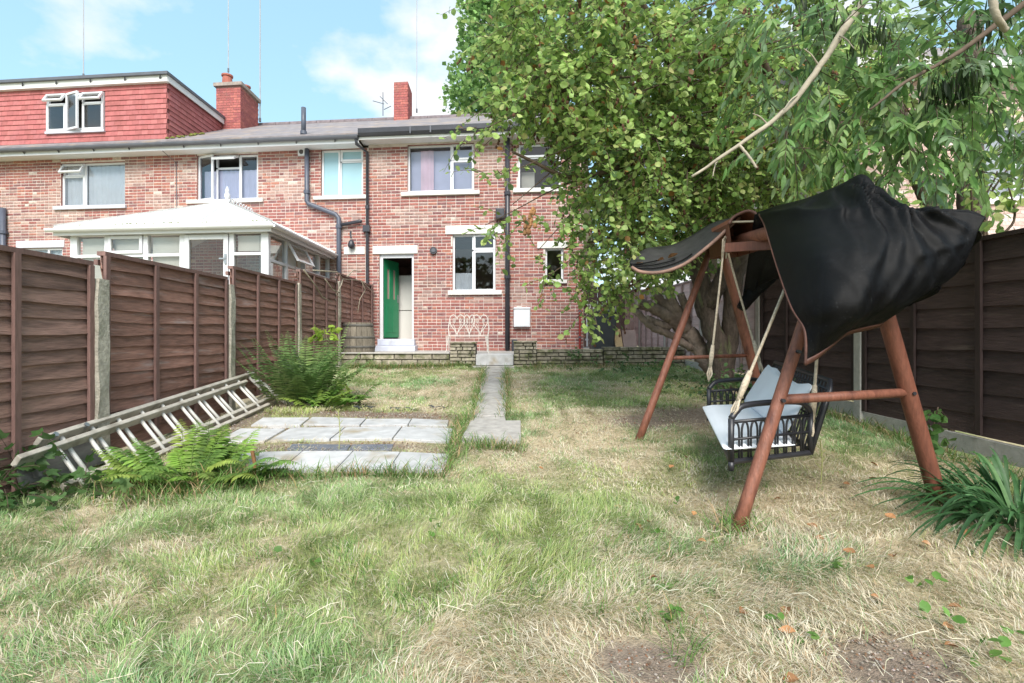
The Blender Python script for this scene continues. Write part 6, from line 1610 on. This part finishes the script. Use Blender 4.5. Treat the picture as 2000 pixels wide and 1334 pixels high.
# longer unmown growth along the edges, at the slabs and against the low wall
vo = 0; VV=[]; FFF=[]; TT=[]
for V,FF,T in parts: VV.append(V); FFF.append(FF+vo); TT.append(T); vo += len(V)
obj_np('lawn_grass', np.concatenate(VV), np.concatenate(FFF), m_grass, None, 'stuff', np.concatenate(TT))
def fringe(pts, n, h0, h1, w, gr):
    P = []
    for (x0,y0,x1,y1,sp,k) in pts:
        m_ = int(n*k); t = RNG.random(m_); P.append(np.stack([x0+(x1-x0)*t+RNG.normal(size=m_)*sp, y0+(y1-y0)*t+RNG.normal(size=m_)*sp], -1))
    P = np.concatenate(P); x, y = P[:,0], P[:,1]; n = len(x); L = RNG.uniform(h0,h1,n); a = RNG.uniform(0,6.28,n); tilt = np.abs(RNG.normal(.35,.28,n)); dx, dy = np.cos(a), np.sin(a); V=[]
    for k,t in enumerate((0,.4,.75,1.0)):
        hh = L*t*np.cos(tilt+.6*t); rr = L*t*np.sin(tilt+.6*t); px,py,pz = x+dx*rr, y+dy*rr, gz_np(x,y)-.005+hh
        q = w*(1,.85,.55,.0)[k]
        if k < 3: V += [np.stack([px+dy*q,py-dx*q,pz],-1), np.stack([px-dy*q,py+dx*q,pz],-1)]
        else: V.append(np.stack([px,py,pz],-1))
    V = np.stack(V,1); tri = np.array([(0,1,3),(0,3,2),(2,3,5),(2,5,4),(4,5,6)]); FF = (np.arange(n)[:,None,None]*7+tri[None]).reshape(-1,3)
    g = RNG.random(n) < gr; c = np.where(g[:,None], pal(n,[(.13,.24,.06),(.17,.28,.08),(.10,.2,.05)]), pal(n,[(.5,.4,.24),(.42,.31,.17),(.40,.26,.13)])); C = np.repeat(c[:,None,:],7,1)
    return V.reshape(-1,3), FF, C.reshape(-1,3)
V,FF,T = fringe([(-3.0,9.40,-.8,9.42,.09,2.4),(.1,9.35,3.1,9.5,.09,.9),(-2.2,3.48,-.45,3.48,.03,.5),(-.42,4.2,.1,4.2,.05,.2),(-.40,5.2,-.50,9.2,.04,.5),(-.06,5.2,-.10,9.2,.04,.5),(3.4,3.0,3.3,6.5,.08,.8),(-2.4,3.2,-1.7,3.3,.12,.8),(2.4,1.9,2.8,2.4,.12,.7),(-.47,3.6,-.50,5.3,.04,.4),(1.05,2.55,1.25,2.7,.05,.12),(2.4,2.9,2.6,3.0,.05,.12)], 1500, .07, .2, .0028, .72)
obj_np('tall_grass', V, FF, m_grass, None, 'stuff', T)
# loose straw lying on top, and long green tufts near the camera
n = 2000; y = RNG.uniform(1.2,5.5,n)**1.0; x = np.clip(RNG.uniform(-1,1,n)*y*1.02, -2.9, 3.4); k_ = ~hole_mask(x,y)&(RNG.random(n) < .25+.9*vnoise(x*2+1,y*2,31)); x, y = x[k_], y[k_]; n = len(x)
a = RNG.uniform(0,6.28,n); L = RNG.uniform(.05,.14,n); z = gz_np(x,y)+RNG.uniform(.02,.055,n); V=[]; cv = RNG.normal(size=n)*.5; w_ = RNG.uniform(.0005,.0010,n)
for t_ in (0,.33,.67,1.0):
    px_ = x+np.cos(a+cv*t_)*L*t_; py_ = y+np.sin(a+cv*t_)*L*t_; pz_ = z+.03*np.sin(3.1*t_)*RNG.random(n)-.03*t_*RNG.random(n)
    V += [np.stack([px_-np.sin(a)*w_,py_+np.cos(a)*w_,pz_],-1), np.stack([px_+np.sin(a)*w_,py_-np.cos(a)*w_,pz_+.001],-1)]
V = np.stack(V,1); fb = np.array([(0,1,3,2),(2,3,5,4),(4,5,7,6)]); FF = (np.arange(n)[:,None,None]*8+fb[None]).reshape(-1,4)
obj_np('loose_straw', V.reshape(-1,3), FF, m_grass, None, 'stuff', np.repeat(pal(n,[(.70,.63,.48),(.62,.52,.37),(.74,.69,.57)]),8,0))
tf = []
for i in range(60):
    y0_ = random.uniform(1.25,3.6); x0_ = random.uniform(-1.0,.55)*y0_ if random.random() < .8 else random.uniform(-1,1)*y0_
    if abs(x0_) < 2.6: tf.append((x0_-.03,y0_,x0_+.03,y0_,.028,.022))
Vt,Ft,Tt = fringe(tf, 1500, .06, .14, .0017, .95)
obj_np('grass_tufts', Vt, Ft, m_grass, None, 'stuff', Tt)
# gravelly litter on the bare soil round the slabs
n = 5200; pick_ = RNG.integers(0,4,n); x = np.where(pick_<3, RNG.uniform(-2.7,-.5,n), RNG.uniform(.5,3.2,n)); y = np.where(pick_<3, np.array([4.17,4.85,5.42])[np.minimum(pick_,2)]+RNG.normal(size=n)*.09, RNG.uniform(4.6,6.0,n))
x[:500] = .42+RNG.normal(size=500)*.11; y[:500] = 1.62+RNG.normal(size=500)*.1; x[500:1200] = 1.22+RNG.normal(size=700)*.14; y[500:1200] = 1.68+RNG.normal(size=700)*.12
ok = ~hole_mask(x,y); x, y = x[ok], y[ok]; n = len(x)
PEB = (np.array([(-.5,-.4,0),(.5,-.3,0),(.4,.5,0),(-.4,.45,0),(-.1,0,.5),(.2,.1,.45)]), np.array([(0,1,4),(1,5,4),(1,2,5),(2,3,5),(3,4,5),(3,0,4)]))
V,FF,T = leaf_arrays(PEB, np.stack([x,y,gz_np(x,y)+.002],-1), np.stack([RNG.normal(size=n),RNG.normal(size=n),np.zeros(n)],-1), np.tile(np.array([[0,0,1.]]),(n,1)), RNG.uniform(.006,.02,n)*np.where(y<2.5,.5,1), pal(n,[(.30,.25,.20),(.20,.15,.11),(.42,.37,.32),(.24,.13,.08)]))
obj_np('soil_litter', V, FF, m_grass, None, 'stuff', T)
# small broad-leaved lawn weeds
q = Crown()
for (x,y) in ((1.55,1.85),(1.45,1.75),(.62,2.05),(.78,2.5),(1.62,2.0),(1.35,2.2),(.95,1.72),(.55,1.85),(-.9,2.2),(-.4,2.6),(1.7,1.75),(1.5,1.66),(.9,2.9)):
    q.clump((x,y,gz(x,y)+.025),(.05,.05,.01),3,L=.06,per=3,size=.035,cols=[(.13,.27,.06),(.17,.31,.08)],p=None,droop=0,up=1.5)
P,D,N,S,C = (np.concatenate(z) for z in (q.P,q.D,q.N,q.S,q.C)); V,FF,T = leaf_arrays(ROUND,P,D,N,S,C); obj_np('lawn_weeds', V, FF, m_leaf, None, 'stuff', T)
# fallen leaves
lme = []
for k in range(4):
    Vs, Fs = leaf_shape([.03,.32,.42,.30,.02], .5, -.35+.25*k); me = bpy.data.meshes.new('fallen_leaf'); me.from_pydata([tuple(v) for v in Vs], [], [tuple(int(i) for i in f) for f in Fs]); me.materials.append(m_deadleaf); me.update(); lme.append(me)
def dead_leaf(p, sz, label, group):
    o = bpy.data.objects.new('fallen_leaf', random.choice(lme)); COL.objects.link(o); o.location = p; o.scale = (sz,)*3
    o.rotation_euler = (random.uniform(-.4,.4), random.uniform(-.4,.4), random.uniform(0,6.28)); tag(o, label, 'leaf', group)
for (px,py) in ((1240,1025),(1354,1008),(1412,1000),(1610,1055),(1750,1015),(1646,1075),(1284,1128),(1538,1188),(1520,1232),(1690,1108),(1840,1226),(1660,948),(1062,918),(1308,915),(1200,990),(1525,975),(1575,1025),(1745,1090),(1800,1060),(1890,1035),(1700,1165),(1445,1200),(1700,905),(1695,935),(1420,845),(1340,895),(1270,1020),(1380,1060),(1880,1190),(1560,1330),(1845,1262)):
    t = (py-650)/1000; y = 1.0
    for _ in range(30): y = (1-gz((px-1000)/1000*y, y)-.03)/t
    x = (px-1000)/1000*y; dead_leaf((x,y,gz(x,y)+.035), random.uniform(.035,.055), 'curled brown leaf lying on the dry lawn around the swing', 'fallen leaves on the lawn')
for k, lab in ((6,'ochre leaf lying on the black visor, nearest its curled tip'),(9,'ochre leaf lying in the middle of the black visor'),(11,'ochre leaf lying on the black visor, highest up its curve')):
    p = near[k].lerp(far[k], .42)-Vector((0,0,.008)); o = dead_leaf(p+Vector((0,0,.012)), .085, lab, 'leaves lying on the visor')
